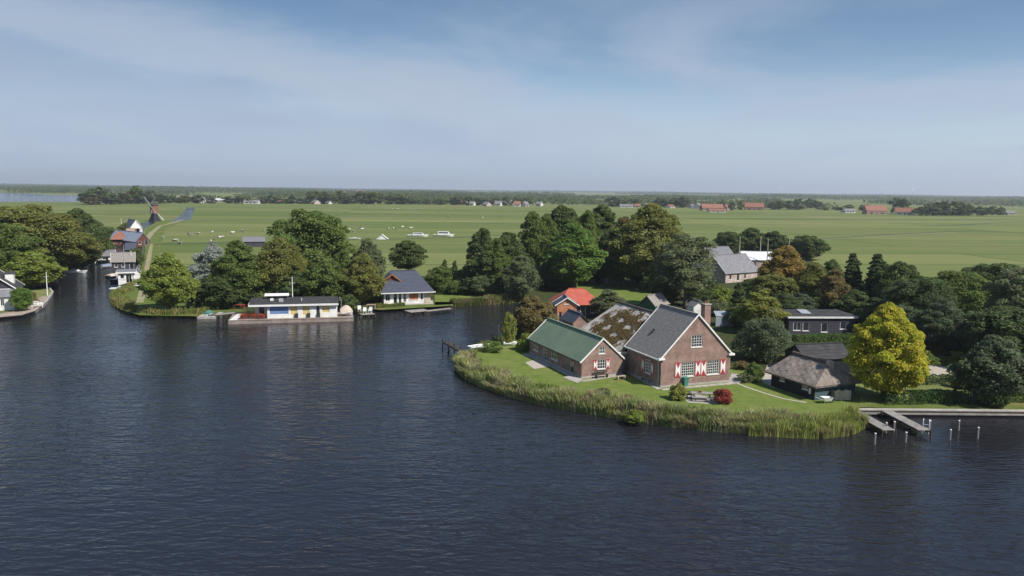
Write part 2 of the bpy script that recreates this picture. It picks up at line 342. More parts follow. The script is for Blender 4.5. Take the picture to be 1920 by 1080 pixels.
def inset(pts, d):
    """shoreline moved d metres onto the land"""
    q = [np.array(p) for p in S2(pts)]; out = []
    for i in range(len(q)):
        t = q[min(i + 1, len(q) - 1)] - q[max(i - 1, 0)]; t /= np.linalg.norm(t); out.append(q[i] + d * np.array([-t[1], t[0]]))
    return out
def area(name, xy, m, z): return ob(name, MB().poly([tuple(p) for p in xy], z=z), m, kind='structure')
px = lambda pts: [P(x, y)[:2] for x, y in pts]
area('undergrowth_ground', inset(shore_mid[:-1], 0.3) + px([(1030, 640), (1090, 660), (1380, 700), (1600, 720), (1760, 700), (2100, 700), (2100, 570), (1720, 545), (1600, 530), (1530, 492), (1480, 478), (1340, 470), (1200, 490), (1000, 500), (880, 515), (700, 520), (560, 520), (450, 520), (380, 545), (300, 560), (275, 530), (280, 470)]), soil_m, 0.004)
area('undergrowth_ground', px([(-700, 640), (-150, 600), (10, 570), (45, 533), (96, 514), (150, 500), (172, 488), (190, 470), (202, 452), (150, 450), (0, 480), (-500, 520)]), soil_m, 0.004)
area('lawn', inset(shore_pen, 0.5) + px([(1760, 765), (2100, 770), (2100, 735), (1770, 735), (1640, 752), (1560, 752), (1380, 690), (1240, 640), (1100, 630), (1000, 640), (930, 648), (890, 662)]), lawn_m, 0.008)
sheet('lawn', [(1120, 560), (1250, 580), (1260, 545), (1200, 531), (1110, 527), (1060, 535)], lawn_m, 0.008)
sheet('lawn', [(815, 572), (930, 566), (960, 553), (880, 543), (815, 548)], lawn_m, 0.008)
sheet('lawn', [(650, 575), (715, 581), (850, 573), (850, 566), (700, 566), (640, 570)], rough_m, 0.008)
sheet('lawn', [(1330, 575), (1400, 590), (1420, 560), (1360, 540), (1310, 548)], lawn_m, 0.008)
sheet('rough_bank', [(212, 560), (226, 580), (262, 591), (370, 593), (372, 575), (300, 560), (262, 535)], rough_m, 0.012)
sheet('dyke_verge', [(255, 540), (290, 540), (300, 470), (310, 430), (345, 415), (300, 412), (272, 430), (272, 470), (266, 500)], rough_m, 0.012)
sheet('rough_bank', [(1570, 762), (1760, 768), (2100, 773), (2100, 752), (1780, 752), (1640, 758)], rough_m, 0.012)
# gravel, paths, terraces
sheet('gravel_yard', [(1428, 716), (1452, 728), (1470, 690), (1478, 678), (1440, 680)], gravel, 0.012)
sheet('gravel_drive', [(1700, 708), (1800, 703), (1845, 690), (1815, 676), (1775, 680), (1740, 686)], gravel, 0.012)
GARDEN_PATH = [(1378, 717), (1400, 726), (1432, 737), (1470, 748), (1512, 755)]
sheet('terrace_paving', [(1362, 722), (1396, 717), (1392, 703), (1372, 700)], concrete, 0.016)
sheet('terrace_paving', [(985, 680), (1002, 692), (1032, 687), (1022, 676), (1000, 675)], gravel, 0.012)
sheet('terrace_paving', [(700, 566), (728, 573), (812, 570), (812, 563), (720, 558)], concrete, 0.016)
sheet('picnic_paving', [(1279, 744), (1290, 755), (1345, 758), (1352, 748), (1300, 739)], concrete, 0.014)

# far water, ditches and the river by the mill
def strip(name, pts, w, m, z=0.03):
    q = [P(x, y)[:2] for x, y in pts]; mb = MB(); vs = []
    for i, p in enumerate(q):
        t = q[min(i + 1, len(q) - 1)] - q[max(i - 1, 0)]; t = t / np.linalg.norm(t); nn = np.array([-t[1], t[0]])
        ww = w * (0.75 + 0.5 * random.random()); vs += [(*(p + nn * ww / 2), z), (*(p - nn * ww / 2), z)]
    mb.add(vs, [(2 * i, 2 * i + 1, 2 * i + 3, 2 * i + 2) for i in range(len(q) - 1)])
    return ob(name, mb, m, kind='structure')
far_water = water_mat('far_water', 1.6)
sheet('lake', [(-900, 384), (-200, 380), (0, 378.5), (80, 378), (148, 379), (150, 366), (90, 365), (40, 362), (-100, 360), (-900, 351)], far_water, 0.06)
sheet('river', [(322, 415), (338, 404), (346, 396), (350, 389), (366, 389), (362, 400), (358, 411), (340, 415)], far_water, 0.04)
sheet('river', [(262, 446), (214, 446), (240, 428), (258, 420), (285, 414), (292, 417), (272, 428)], far_water, 0.04)
bank_m = mat('dry_ditch_bank', (0.27, 0.245, 0.14), (0.2, 0.19, 0.09), 0.3, 0.95)
wet_m = mat('dark_ditch', (0.045, 0.06, 0.03), (0.03, 0.042, 0.022), 0.2, 0.6)
for k, (pts, w) in enumerate([([(1530, 449), (1600, 444), (1680, 439), (1790, 434), (1830, 433), (1930, 437)], 2.6), ([(1735, 424), (1800, 422), (1860, 418), (1930, 416)], 4),
        ([(640, 450), (720, 449), (800, 447), (880, 444), (960, 440)], 3.0), ([(288, 458), (330, 457), (380, 456), (470, 452)], 2.6),
        ([(365, 414), (470, 412), (600, 410)], 2.4), ([(870, 420), (930, 419), (985, 418)], 3), ([(1280, 421), (1380, 420), (1500, 423)], 3),
        ([(200, 397), (290, 399), (420, 400), (560, 399), (760, 402), (960, 404)], 3.2), ([(1300, 408), (1450, 410), (1620, 412), (1920, 411)], 5)]):
    strip('ditch', pts, w, wet_m, 0.03)
strip('garden_path', GARDEN_PATH, 0.32, gravel, 0.02)
strip('reed_verge', [(1540, 449.5), (1600, 445.8), (1680, 441), (1790, 435.5)], 1.6, bank_m, 0.05)
strip('dyke_path', [(270, 455), (285, 436), (300, 424), (330, 416), (345, 412)], 2.0, bank_m, 0.05)
strip('dyke_path', [(262, 568), (268, 545), (272, 520), (280, 480), (284, 458)], 1.3, bank_m, 0.05)

# ------------------------------------------------------------------ buildings
class Wall:
    """one outside wall plane: u to the right as seen from outside, v up, n outwards"""
    def __init__(s, o, xd): s.o = Vector(o); s.x = Vector((*xd, 0)).normalized(); s.n = Vector((s.x.y, -s.x.x, 0))
    def __call__(s, u, v, n=0.0): return tuple(s.o + s.x * u + Vector((0, 0, v)) + s.n * n)
    def box(s, mb, u0, u1, v0, v1, n0, n1):
        c = [s(u, v, n) for n in (n1, n0) for u, v in ((u0, v0), (u1, v0), (u1, v1), (u0, v1))]
        return mb.add(c, [(0, 1, 2, 3), (7, 6, 5, 4), (4, 5, 1, 0), (5, 6, 2, 1), (6, 7, 3, 2), (7, 4, 0, 3)])
def wall_face(mb, w, outer, wins, depth=0.14):
    holes = [[(u, v), (u + a, v), (u + a, v + b), (u, v + b)] for u, v, a, b in wins]
    mb.poly(outer, holes, fmap=lambda p: w(p[0], p[1]))
    for h in holes:
        for i in range(4):
            p, q = h[i], h[(i + 1) % 4]; mb.add([w(*p), w(*q), w(*q, -depth), w(*p, -depth)], [(0, 1, 2, 3)])
def window(parent, w, u, v, a, b, nx=2, ny=2, fr=0.07, bar=0.035, m=None, gm=None, set_in=0.05, sill=True, name='window'):
    """frame and glazing bars, with the pane as its sub-part"""
    m = m or white; mb = MB()
    w.box(mb, u, u + fr, v, v + b, -.11, -set_in); w.box(mb, u + a - fr, u + a, v, v + b, -.11, -set_in)
    w.box(mb, u + fr, u + a - fr, v, v + fr, -.11, -set_in); w.box(mb, u + fr, u + a - fr, v + b - fr, v + b, -.11, -set_in)
    for i in range(1, nx):
        c = u + fr + (a - 2 * fr) * i / nx; w.box(mb, c - bar / 2, c + bar / 2, v + fr, v + b - fr, -.105, -set_in - .01)
    for j in range(1, ny):
        c = v + fr + (b - 2 * fr) * j / ny; w.box(mb, u + fr, u + a - fr, c - bar / 2, c + bar / 2, -.104, -set_in - .012)
    if sill: w.box(mb, u - .06, u + a + .06, v - .07, v - .003, -.1, .07)
    o = ob(name, mb, m, parent)
    g = MB().add([w(u + .02, v + .02, -.09), w(u + a - .02, v + .02, -.09), w(u + a - .02, v + b - .02, -.09), w(u + .02, v + b - .02, -.09)], [(0, 1, 2, 3)])
    ob('pane', g, gm or glass, o); return o
def shutter(parent, w, u, v, a, b):
    mb = MB(); w.box(mb, u, u + a, v, v + b, .012, .05); o = ob('shutter', mb, red_paint, parent, label='red shutter with a white hourglass figure')
    e = 0.055; p = [(u + e, v + e), (u + a * .5, v + b * .40), (u + a - e, v + e), (u + a - e, v + b - e), (u + a * .5, v + b * .60), (u + e, v + b - e)]
    m2 = MB(); m2.poly(p, fmap=lambda q: w(q[0], q[1], .058))
    n = len(p)
    for i in range(n): m2.add([w(*p[i], .051), w(*p[(i + 1) % n], .051), w(*p[(i + 1) % n], .058), w(*p[i], .058)], [(0, 1, 2, 3)])
    ob('hourglass_figure', m2, white, o)
def courses(mb, e0, e1, r1, r0, n, lift=0.03, t=0.05):
    """tile courses lapping over each other from the eave e0-e1 up to the ridge r0-r1"""
    e0, e1, r1, r0 = map(Vector, (e0, e1, r1, r0)); nr = (e1 - e0).cross(r0 - e0).normalized()
    for i in range(n):
        a, b = i / n, min(1.0, (i + 1.12) / n); lo, hi = nr * lift, nr * (0.004 * (i % 2))
        mb.slab([e0.lerp(r0, a) + lo, e1.lerp(r1, a) + lo, e1.lerp(r1, b) + hi, e0.lerp(r0, b) + hi], t)
def thatch_slope(mb, e0, e1, r1, r0, nu, nv, sag=0.0, bump=0.05, thick=0.32, seed=0):
    g = random.Random(seed); e0, e1, r1, r0 = map(Vector, (e0, e1, r1, r0)); nr = (e1 - e0).cross(r0 - e0).normalized(); vs = []; ph = [g.random() * 6 for _ in range(6)]
    for j in range(nv + 1):
        for i in range(nu + 1):
            u, v = i / nu, j / nv; p = e0.lerp(e1, u).lerp(r0.lerp(r1, u), v)
            d = bump * (math.sin(u * 13 + ph[0] + v * 4) * .4 + math.sin(v * 17 + ph[1]) * .25 + math.sin(u * 37 + v * 29 + ph[2]) * .3) + g.uniform(-1, 1) * bump * .35
            edge = min(1, min(u, 1 - u, v * 1.5, (1 - v) * 1.5) * 12); vs.append(p + nr * (d * edge - sag * math.sin(math.pi * v) + (0 if j else -.05)))
    k = nu + 1; fs = [(j * k + i, j * k + i + 1, (j + 1) * k + i + 1, (j + 1) * k + i) for j in range(nv) for i in range(nu)]; mb.add(vs, fs)
    dn = Vector((0, 0, -thick)); nb = e0.lerp(r0, .06) - e0
    bot = [vs[i] + nb * .8 + dn for i in range(k)]; mb.add([*vs[:k], *bot], [(i, k + i, k + i + 1, i + 1) for i in range(k - 1)])
    mb.add([e0 + dn + nb * .8, e1 + dn + nb * .8, r1 + dn, r0 + dn], [(3, 2, 1, 0)])
def building(name, label, loc, rz, w, d, eh, rh, wall_m, roof_m, wins=(), ridge='y', over=.3, ov_g=.25, n=14, trim=None, gutter=None, ridge_m=None, cat='house', hip=0.0, t=.07, roof_name='roof', group=None, base=None):
    """rectangular house: x 0..w, y 0..d, front at y = 0; wins = (side, u, v, width, height, bars across, bars up)"""
    T = thing(name, label, cat, loc, rz, group)
    Wf, Wr, Wb, Wl = Wall((0, 0, 0), (1, 0)), Wall((w, 0, 0), (0, 1)), Wall((w, d, 0), (-1, 0)), Wall((0, d, 0), (0, -1))
    mb = MB()
    def outl(ln, gable): return [(0, -.3), (ln, -.3), (ln, eh)] + ([(ln / 2, rh)] if gable else []) + [(0, eh)]
    for s, wl, ln in (('F', Wf, w), ('R', Wr, d), ('B', Wb, w), ('L', Wl, d)):
        g = (not hip) and rh > eh + .05 and ((ridge == 'y' and s in 'FB') or (ridge == 'x' and s in 'LR'))
        wall_face(mb, wl, outl(ln, g), [x[1:5] for x in wins if x[0] == s])
    ob('wall', mb, wall_m, T)
    if base:
        b = MB().box(-.06, w + .06, -.06, d + .06, -.3, .22); ob('plinth', b, base, T)
    D = dict(F=Wf, R=Wr, B=Wb, L=Wl)
    for x in wins:
        kind = x[7] if len(x) > 7 else 'window'
        if kind == 'door': window(T, D[x[0]], *x[1:5], x[5], x[6], sill=False, name='door')
        elif kind == 'window': window(T, D[x[0]], *x[1:5], x[5], x[6])
        else: window(T, D[x[0]], *x[1:5], x[5], x[6], gm=MATS[kind])
    rb = MB()
    if rh <= eh + .05:
        rb.box(-over, w + over, -over, d + over, eh, eh + .12); R = ob(roof_name, rb, roof_m, T)
        if trim:
            for q in ((-over - .03, w + over + .03, -over - .03, -over - .002), (-over - .03, -over - .002, -over, d + over), (w + over + .002, w + over + .03, -over, d + over)): ob('fascia', MB().box(*q, eh - .12, eh + .16), trim, R)
        return T, D, R
    sl = (rh - eh) / ((w if ridge == 'y' else d) / 2); eo = eh - over * sl + .02; rr = rh + .02; hx = hip
    if ridge == 'y':
        c = w / 2; y0, y1 = -ov_g + hx, d + ov_g - hx
        courses(rb, (-over, d + ov_g, eo), (-over, -ov_g, eo), (c, y0, rr), (c, y1, rr), n, t=t)
        courses(rb, (w + over, -ov_g, eo), (w + over, d + ov_g, eo), (c, y1, rr), (c, y0, rr), n, t=t)
        if hx:
            courses(rb, (-over, -ov_g, eo), (w + over, -ov_g, eo), (c, y0, rr), (c, y0 - .001, rr), n, t=t); courses(rb, (w + over, d + ov_g, eo), (-over, d + ov_g, eo), (c, y1, rr), (c, y1 + .001, rr), n, t=t)
        rl = [(c, y0, rr + .05), (c, y1, rr + .05)]
    else:
        c = d / 2; x0, x1 = -ov_g + hx, w + ov_g - hx
        courses(rb, (-ov_g, -over, eo), (w + ov_g, -over, eo), (x1, c, rr), (x0, c, rr), n, t=t)
        courses(rb, (w + ov_g, d + over, eo), (-ov_g, d + over, eo), (x0, c, rr), (x1, c, rr), n, t=t)
        if hx:
            courses(rb, (-ov_g, d + over, eo), (-ov_g, -over, eo), (x0, c, rr), (x0 - .001, c, rr), n, t=t); courses(rb, (w + ov_g, -over, eo), (w + ov_g, d + over, eo), (x1, c, rr), (x1 + .001, c, rr), n, t=t)
        rl = [(x0, c, rr + .05), (x1, c, rr + .05)]
    R = ob(roof_name, rb, roof_m, T)
    ob('ridge_cap', MB().bar(*rl, .26, .12), ridge_m or roof_m, R)
    if trim and not hip:
        f = MB()
        if ridge == 'y':
            for yy in (-ov_g - .03, d + ov_g + .03):
                for xs in (-over - .05, w + over + .05): ob('bargeboard', MB().bar((xs, yy, eo - .06), (c, yy, rr + .02), .06, .16), trim, R)
        else:
            for xx in (-ov_g - .03, w + ov_g + .03):
                for ys in (-over - .05, d + over + .05): ob('bargeboard', MB().bar((xx, ys, eo - .06), (xx, c, rr + .02), .06, .2), trim, R)
    if gutter:
        f = MB()
        if ridge == 'y':
            f.bar((-over - .07, -ov_g, eo - .06), (-over - .07, d + ov_g, eo - .06), .12, .12); ob('gutter', MB().bar((w + over + .07, -ov_g, eo - .06), (w + over + .07, d + ov_g, eo - .06), .12, .12), gutter, R)
        else: f.bar((-ov_g, -over - .07, eo - .06), (w + ov_g, -over - .07, eo - .06), .12, .16)
        if hip and ridge == 'x': ob('gutter', MB().bar((w + ov_g + .07, -over, eo - .06), (w + ov_g + .07, d + over, eo - .06), .12, .16), gutter, R)
        ob('gutter', f, gutter, R)
    return T, D, R

# --- the brick farmhouse: gabled front house, thatched barn behind it
A1 = rad(20.2); H1 = P(1238, 727)
wins = [('F', 2.62, 1.05, 1.62, 1.62, 6, 5), ('F', 5.92, 1.05, 1.62, 1.62, 6, 5), ('F', 3.75, 4.3, 1.42, 1.35, 4, 4), ('L', 4.3, 1.0, 1.3, 1.55, 4, 4), ('R', 3.0, 1.0, 1.5, 1.5, 4, 4)]
T, D, R = building('brick_farmhouse', 'brown brick farmhouse with grey tiled gable front and mossy thatched barn behind', H1, A1, 9.0, 7.8, 3.4, 7.95, brick, slate, wins, n=34, over=.25, ov_g=.12, trim=white, gutter=white, ridge_m=slate, base=concrete)
Wf, Wl = D['F'], D['L']
for u in (1.78, 4.36, 5.1, 7.66): shutter(T, Wf, u, 1.02, .72, 1.68)
for u in (3.62, 5.68): shutter(T, Wl, u, .98, .6, 1.6)
for s in (-1, 1):                                     # moulded eave returns at the foot of each bargeboard
    x = -.42 if s < 0 else 9.42
    ob('eave_return', MB().box(min(x, x - s * .75), max(x, x - s * .75), -.24, -.004, 3.12, 3.34), white, T)
mb = MB().box(6.35, 7.15, 1.5, 2.3, 5.2, 8.75); ch = ob('chimney', mb, brick_p if False else brick, T); ob('chimney_cap', MB().box(6.28, 7.22, 1.43, 2.37, 8.752, 8.86), concrete, ch)
ob('chimney_pot', MB().tube([(6.62, 1.9, 8.86), (6.62, 1.9, 9.15)], [.12, .1], 10), terra, ch); ob('chimney_pot', MB().tube([(6.95, 1.9, 8.86), (6.95, 1.9, 9.15)], [.12, .1], 10), terra, ch)
ob('roof_light', MB().slab([(1.55, 5.2, 5.22), (1.55, 4.8, 5.22), (1.95, 4.8, 5.64), (1.95, 5.2, 5.64)], .06), bitumen, R)
sd = MB(); sd.bar((-.12, .3, .1), (-.12, .3, 3.1), .09, .09); ob('downpipe', sd, steel, T)
# thatched barn: rear part of the same building
bl = MB(); w0, w1, y0, y1, eh, rh = -1.3, 10.3, 7.9, 20.5, 2.3, 6.75; cx = 4.5
Wq = [Wall((w0 + .5, y1 - .4, 0), (0, -1)), Wall((w1 - .5, y0, 0), (0, 1)), Wall((w1 - .5, y1 - .4, 0), (-1, 0)), Wall((w0 + .5, y0, 0), (1, 0))]
for k, ln in zip(Wq, (y1 - y0 - .4, y1 - y0 - .4, w1 - w0 - 1, w1 - w0 - 1)): wall_face(bl, k, [(0, -.3), (ln, -.3), (ln, eh + .15), (0, eh + .15)], [])
ob('wall', bl, brick, T, label='low brick walls under the thatched barn roof')
th = MB(); hy = 18.6
thatch_slope(th, (w0, y1 + .5, eh), (w0, y0, eh), (cx, y0, rh), (cx, hy, rh), 40, 22, .0, .07, seed=1)
thatch_slope(th, (w1, y0, eh), (w1, y1 + .5, eh), (cx, hy, rh), (cx, y0, rh), 40, 22, .0, .07, seed=2)
thatch_slope(th, (w1, y1 + .5, eh), (w0, y1 + .5, eh), (cx - .02, hy, rh), (cx + .02, hy, rh), 24, 16, .0, .06, seed=3)
TR = ob('thatched_roof', th, thatch, T)
ob('thatch_ridge', MB().tube([(cx, y0 + .05, rh + .02), (cx, 12, rh - .03), (cx, hy + .2, rh + .02)], [.22, .22, .2], 8), thatch_d, TR)
# moss: hummocks on the side that faces the lake
mm = MB(); g = random.Random(5); sl_n = Vector((-(rh - eh), 0, cx - w0)).normalized(); cnt = 0
while cnt < 2300:
    u, v = g.random(), g.random(); yy = y0 + .3 + (hy - y0) * u; d = ((u - .42) / .47) ** 2 + ((v - .50) / .36) ** 2 + g.uniform(-.7, .5)
    if d > 1 or math.sin(u * 21 + v * 9) + math.sin(v * 23 - u * 7) + g.uniform(-1, 1) < -.5: continue
    c = Vector((w0 + (cx - w0) * v, yy + (v) * 0, eh + (rh - eh) * v)) + sl_n * .03; r = g.uniform(.05, .15); a0 = g.random() * 6
    dn = Vector((cx - w0, 0, rh - eh)).normalized(); ring = [c + (Vector((0, 1, 0)) * math.cos(a0 + k * 1.047) * r + dn * math.sin(a0 + k * 1.047) * r * 1.7) * g.uniform(.7, 1.2) for k in range(6)]
    mm.add([*ring, c + sl_n * g.uniform(.06, .15)], [(k, (k + 1) % 6, 6) for k in range(6)]); cnt += 1
ob('moss', mm, moss_m, TR, kind='stuff', label='dark brown moss on the thatch')
# --- link between the two, and the green-roofed wing
A2 = rad(22.3); H2 = P(1090, 710)
wins = [('F', 2.05, .95, 1.05, 1.1, 3, 3), ('F', 2.2, 2.75, .8, .8, 3, 2), ('L', 1.2, .75, 1.7, 1.15, 3, 2), ('L', 4.2, .02, 1.5, 1.95, 3, 4, 'door'), ('L', 6.7, .7, 2.0, 1.2, 3, 2), ('L', 12.0, .02, .95, 1.95, 1, 2, 'door')]
T, D, R = building('brick_wing', 'low brick wing with a dark green felt roof beside the farmhouse', H2, A2, 5.4, 15.0, 2.12, 4.5, brick, green_felt, wins, n=1, over=.22, ov_g=.1, trim=white, base=concrete, ridge_m=green_felt, t=.05)
for u in (1.5, 3.16): shutter(T, D['F'], u, .93, .5, 1.14)
ob('gutter', MB().bar((-.3, -.1, 1.93), (-.3, 15.1, 1.93), .1, .1), bitumen, R)
q = H2 + 0; LT, LD, LR = building('brick_link', 'narrow flat-roofed brick link with a small window between the wing and the farmhouse', (q[0] + 5.45 * math.cos(A2) - 1.3 * math.sin(A2), q[1] + 5.45 * math.sin(A2) + 1.3 * math.cos(A2), 0), A2, 1.9, 4.5, 2.35, 2.35, brick, bitumen, [('F', .1, 1.2, .8, .8, 3, 2), ('F', 1.15, .02, .68, 2.05, 1, 1, 'door')], over=.08, trim=white, cat='house annex')
# concrete apron strips
def apron(pts, w):
    q = [P(x, y)[:2] for x, y in pts]; mb = MB()
    for i in range(len(q) - 1):
        a, b = Vector((*q[i], .02)), Vector((*q[i + 1], .02)); n_ = max(2, int((b - a).length / 1.0))
        for k in range(n_): mb.bar(a.lerp(b, k / n_ + .004), a.lerp(b, (k + 1) / n_ - .004), w, .06)
    ob('paving_strip', mb, concrete, kind='structure')
apron([(985, 664), (1040, 688), (1086, 713)], .9); apron([(1090, 715), (1172, 703)], .5); apron([(1186, 702), (1236, 730)], .6); apron([(1240, 731), (1372, 719)], .6)
sheet('terrace_paving', [(1056, 709), (1083, 719), (1092, 714), (1066, 703)], concrete, .06)

# --- garden buildings behind the farmhouse
def span(x0, y0, x1, y1):
    a, b = P(x0, y0), P(x1, y1); return a, math.atan2(b[1] - a[1], b[0] - a[0]), float(np.linalg.norm(b - a))
a = P(1044, 608); building('orange_brick_hut', 'small orange brick hut with white bargeboards and a white window', a, rad(4), 3.2, 3.2, 3.3, 4.3, brick_o, slate_b, [('F', 1.75, 1.35, .95, 1.0, 2, 2), ('F', .25, .02, .55, 2.0, 1, 1, 'door'), ('F', 1.1, 3.25, .9, .2, 1, 1, 'white_paint')], trim=white, n=8, over=.35, cat='hut')
a = P(1074, 622); building('dark_roofed_outhouse', 'low outhouse with a dark blue-black roof behind the green roof', a, rad(20), 2.6, 4.4, 1.5, 2.7, brick, slate_b, [], n=10, over=.2, cat='outhouse')
a = P(1049, 596); T, D, R = building('red_roofed_pavilion', 'garden pavilion with a bright red hipped roof and glazed dark walls', a, rad(8), 7.0, 6.2, 2.6, 4.55, violet_wood, red_tile, [('F', .35, .9, .8, 1.5, 1, 1), ('F', 1.35, .9, .8, 1.5, 1, 1), ('F', 3.6, .1, .95, 2.3, 1, 1, 'door'), ('F', 5.3, .8, .9, 1.5, 1, 1), ('L', .6, .9, 2, 1.5, 3, 1), ('L', 3.4, .9, 2, 1.5, 3, 1)], ridge='x', hip=2.7, n=12, over=.6, ov_g=.6, cat='pavilion', ridge_m=red_tile)
a = P(1198, 590); building('green_garden_shed', 'green wooden shed with a dark shingled gable roof behind the thatch', a, rad(-42), 3.2, 4.4, 2.0, 3.5, green_wood, slate, [], n=9, over=.25, cat='shed', ridge_m=slate)
a = P(1342, 612); T = thing('greenhouse', 'small grey glass greenhouse with a blue panel behind the brick gable', 'greenhouse', a, rad(5))
gw, gd, gh, gr = 3.0, 2.6, 1.7, 2.3; fr = MB()
for x in (0, gw / 3, 2 * gw / 3, gw):
    fr.bar((x, 0, 0), (x, 0, gh), .07, .07); fr.bar((x, gd, 0), (x, gd, gh), .07, .07); fr.bar((x, 0, gh), (x, gd / 2, gr), .06, .06); fr.bar((x, gd, gh), (x, gd / 2, gr), .06, .06)
for yy, zz in ((0, gh), (gd, gh), (gd / 2, gr), (0, .05), (gd, .05)): fr.bar((0, yy, zz), (gw, yy, zz), .07, .07)
ob('frame', fr, steel, T); gg = mat('greenhouse_glass', (.30, .34, .36), (.22, .27, .30), 1.5, .15, spec=.8)
for i in range(3):
    x0, x1 = i * gw / 3 + .04, (i + 1) * gw / 3 - .04
    ob('pane', MB().box(x0, x1, .01, .02, .1, gh - .05), canvas_b if i == 1 else gg, T); ob('pane', MB().slab([(x0, -.02, gh), (x1, -.02, gh), (x1, gd / 2, gr), (x0, gd / 2, gr)], .01), gg, T)
    ob('pane', MB().slab([(x1, gd, gh), (x0, gd, gh), (x0, gd / 2, gr), (x1, gd / 2, gr)], .01), gg, T)
a = P(1300, 594); building('white_garden_shed', 'small white shed just behind the chimney of the farmhouse', a, rad(15), 2.2, 2.2, 1.9, 2.7, white_wood, slate_l, [], n=5, over=.2, cat='shed')

# --- black thatched shed
A3 = rad(23); H3 = P(1527, 751)
T = thing('thatched_shed', 'black boarded shed under a thatched roof, beside the golden tree', 'shed', H3, A3)
sw, sdp, sh, sr = 5.6, 6.6, 1.75, 3.55; S = dict(F=Wall((0, 0, 0), (1, 0)), L=Wall((0, sdp, 0), (0, -1)), R=Wall((sw, 0, 0), (0, 1)), B=Wall((sw, sdp, 0), (-1, 0)))
for s, ln, m, wn in (('F', sw, teal_wood, []), ('L', sdp, black_wood, [(1.35, .95, .75, .55), (4.75, .85, .85, .7)]), ('R', sdp, black_wood, []), ('B', sw, black_wood, [])):
    mb = MB(); wall_face(mb, S[s], [(0, -.2), (ln, -.2), (ln, sh + .1), (0, sh + .1)], wn); ob('wall', mb, m, T, label={'F': 'blue-grey boarded end wall', 'L': 'black boarded long wall'}.get(s))
for wn, nx in (((1.35, .95, .75, .55), 2), ((4.75, .85, .85, .7), 3)): window(T, S['L'], *wn, nx, 2)
mb = MB(); S['L'].box(mb, 5.75, 6.05, .55, 1.15, .003, .03); ob('notice_panel', mb, white, T)
e = .55; th = MB(); c = sw / 2; ya, yb = 1.1, sdp - .2; ez = sh - .1
thatch_slope(th, (-e, sdp + e, ez), (-e, -e, ez), (c, ya, sr), (c, yb, sr), 26, 14, 0, .07, .3, 11); thatch_slope(th, (sw + e, -e, ez), (sw + e, sdp + e, ez), (c, yb, sr), (c, ya, sr), 26, 14, 0, .07, .3, 12)
thatch_slope(th, (-e, -e, ez), (sw + e, -e, ez), (c + .02, ya, sr), (c - .02, ya, sr), 26, 14, 0, .07, .3, 13); thatch_slope(th, (sw + e, sdp + e, ez), (-e, sdp + e, ez), (c - .02, yb, sr), (c + .02, yb, sr), 20, 10, 0, .05, .3, 14)
th_s = mat('old_grey_thatch', (.275, .232, .205), (.16, .132, .115), 1.6, .95, .08, 8, lo=.34, hi=.66, spec=.1, detail=8)
R = ob('thatched_roof', th, th_s, T); ob('thatch_ridge', MB().tube([(c, ya + .1, sr + .05), (c, (ya + yb) / 2, sr), (c, yb, sr + .05)], [.26, .24, .26], 8), thatch_d, R)
ob('ridge_end', MB().box(c - .3, c + .3, ya - .45, ya + .12, sr - .5, sr + .28), mat('pale_ridge_mortar', (.4, .32, .28), (.3, .23, .2), 3, .9), R)
# dark lean-to behind the shed and the black flat-roofed house further back
a = P(1512, 703); building('dark_lean_to', 'low dark-roofed outbuilding right behind the thatched shed', a, rad(14), 6.0, 4.6, 1.9, 3.2, black_wood, bitumen, [], ridge='x', n=5, over=.2, cat='outbuilding')
a, az_, L_ = span(1478, 632, 1602, 632); T, D, R = building('black_house', 'low black boarded house with a white roof edge and white windows', a, az_, L_, 7.0, 3.0, 3.0, violet_wood, bitumen, [('F', .7, 1.0, 1.15, 1.25, 2, 1), ('F', 2.15, .95, .95, 1.3, 1, 1), ('F', 5.0, .75, 1.0, 1.4, 1, 1), ('F', 7.9, 1.2, .95, 1.1, 1, 1)], over=.25, trim=white)
ob('roof_hatch', MB().slab([(3.2, 3.0, 3.15), (4.6, 2.6, 3.15), (4.6, 4.6, 3.5), (3.2, 5.0, 3.5)], .08), steel, R)
# grey farmhouse further back, its white barn and the four poles
a, az_, L_ = span(1360, 531, 1424, 527); building('grey_farmhouse', 'pale farmhouse with a wide grey roof in front of the dark tree row', a, az_ + rad(4), L_, 8.5, 2.5, 6.3, brick_p, slate_l, [('F', 1.3, .8, .8, 1.1, 1, 1), ('F', 3.9, .4, .9, 1.7, 1, 1), ('F', 6.5, .7, .7, 1.2, 1, 1)], ridge='x', n=16, over=.35, ov_g=.3, trim=white)
a = P(1342, 523); building('grey_barn', 'long grey-roofed barn behind the pale farmhouse', a, rad(10), 7.0, 18.0, 3.0, 7.4, brick_p, slate_l, [], n=18, over=.3, ridge='x', cat='barn')
a = P(1392, 503); building('white_roofed_barn', 'barn with a white corrugated roof behind the grey farmhouse', a, rad(-6), 8.4, 6.0, 2.6, 4.6, brick_p, mat('white_corrugated', (.72, .72, .74), (.6, .6, .63), .8, .5), [], ridge='x', n=8, cat='barn')
for i, (x, y, t_, nm) in enumerate([(1385, 500, 446, 'leftmost'), (1424, 500, 444, 'second from the left'), (1437.5, 505, 449, 'third from the left'), (1477, 505, 448, 'rightmost')]):
    b = P(x, y); T = thing('wooden_pole', 'pale wooden pole by the white barn roof, %s of four' % nm, 'pole', b, group='poles by the barn'); h = tall(b, t_)
    ob('shaft', MB().tube([(0, 0, -.2), (0, 0, h * .5), (0, 0, h)], [.16, .14, .1], 8), pale_wood, T); ob('cap', MB().tube([(0, 0, h), (0, 0, h + .15)], [.13, .04], 8), steel, T)

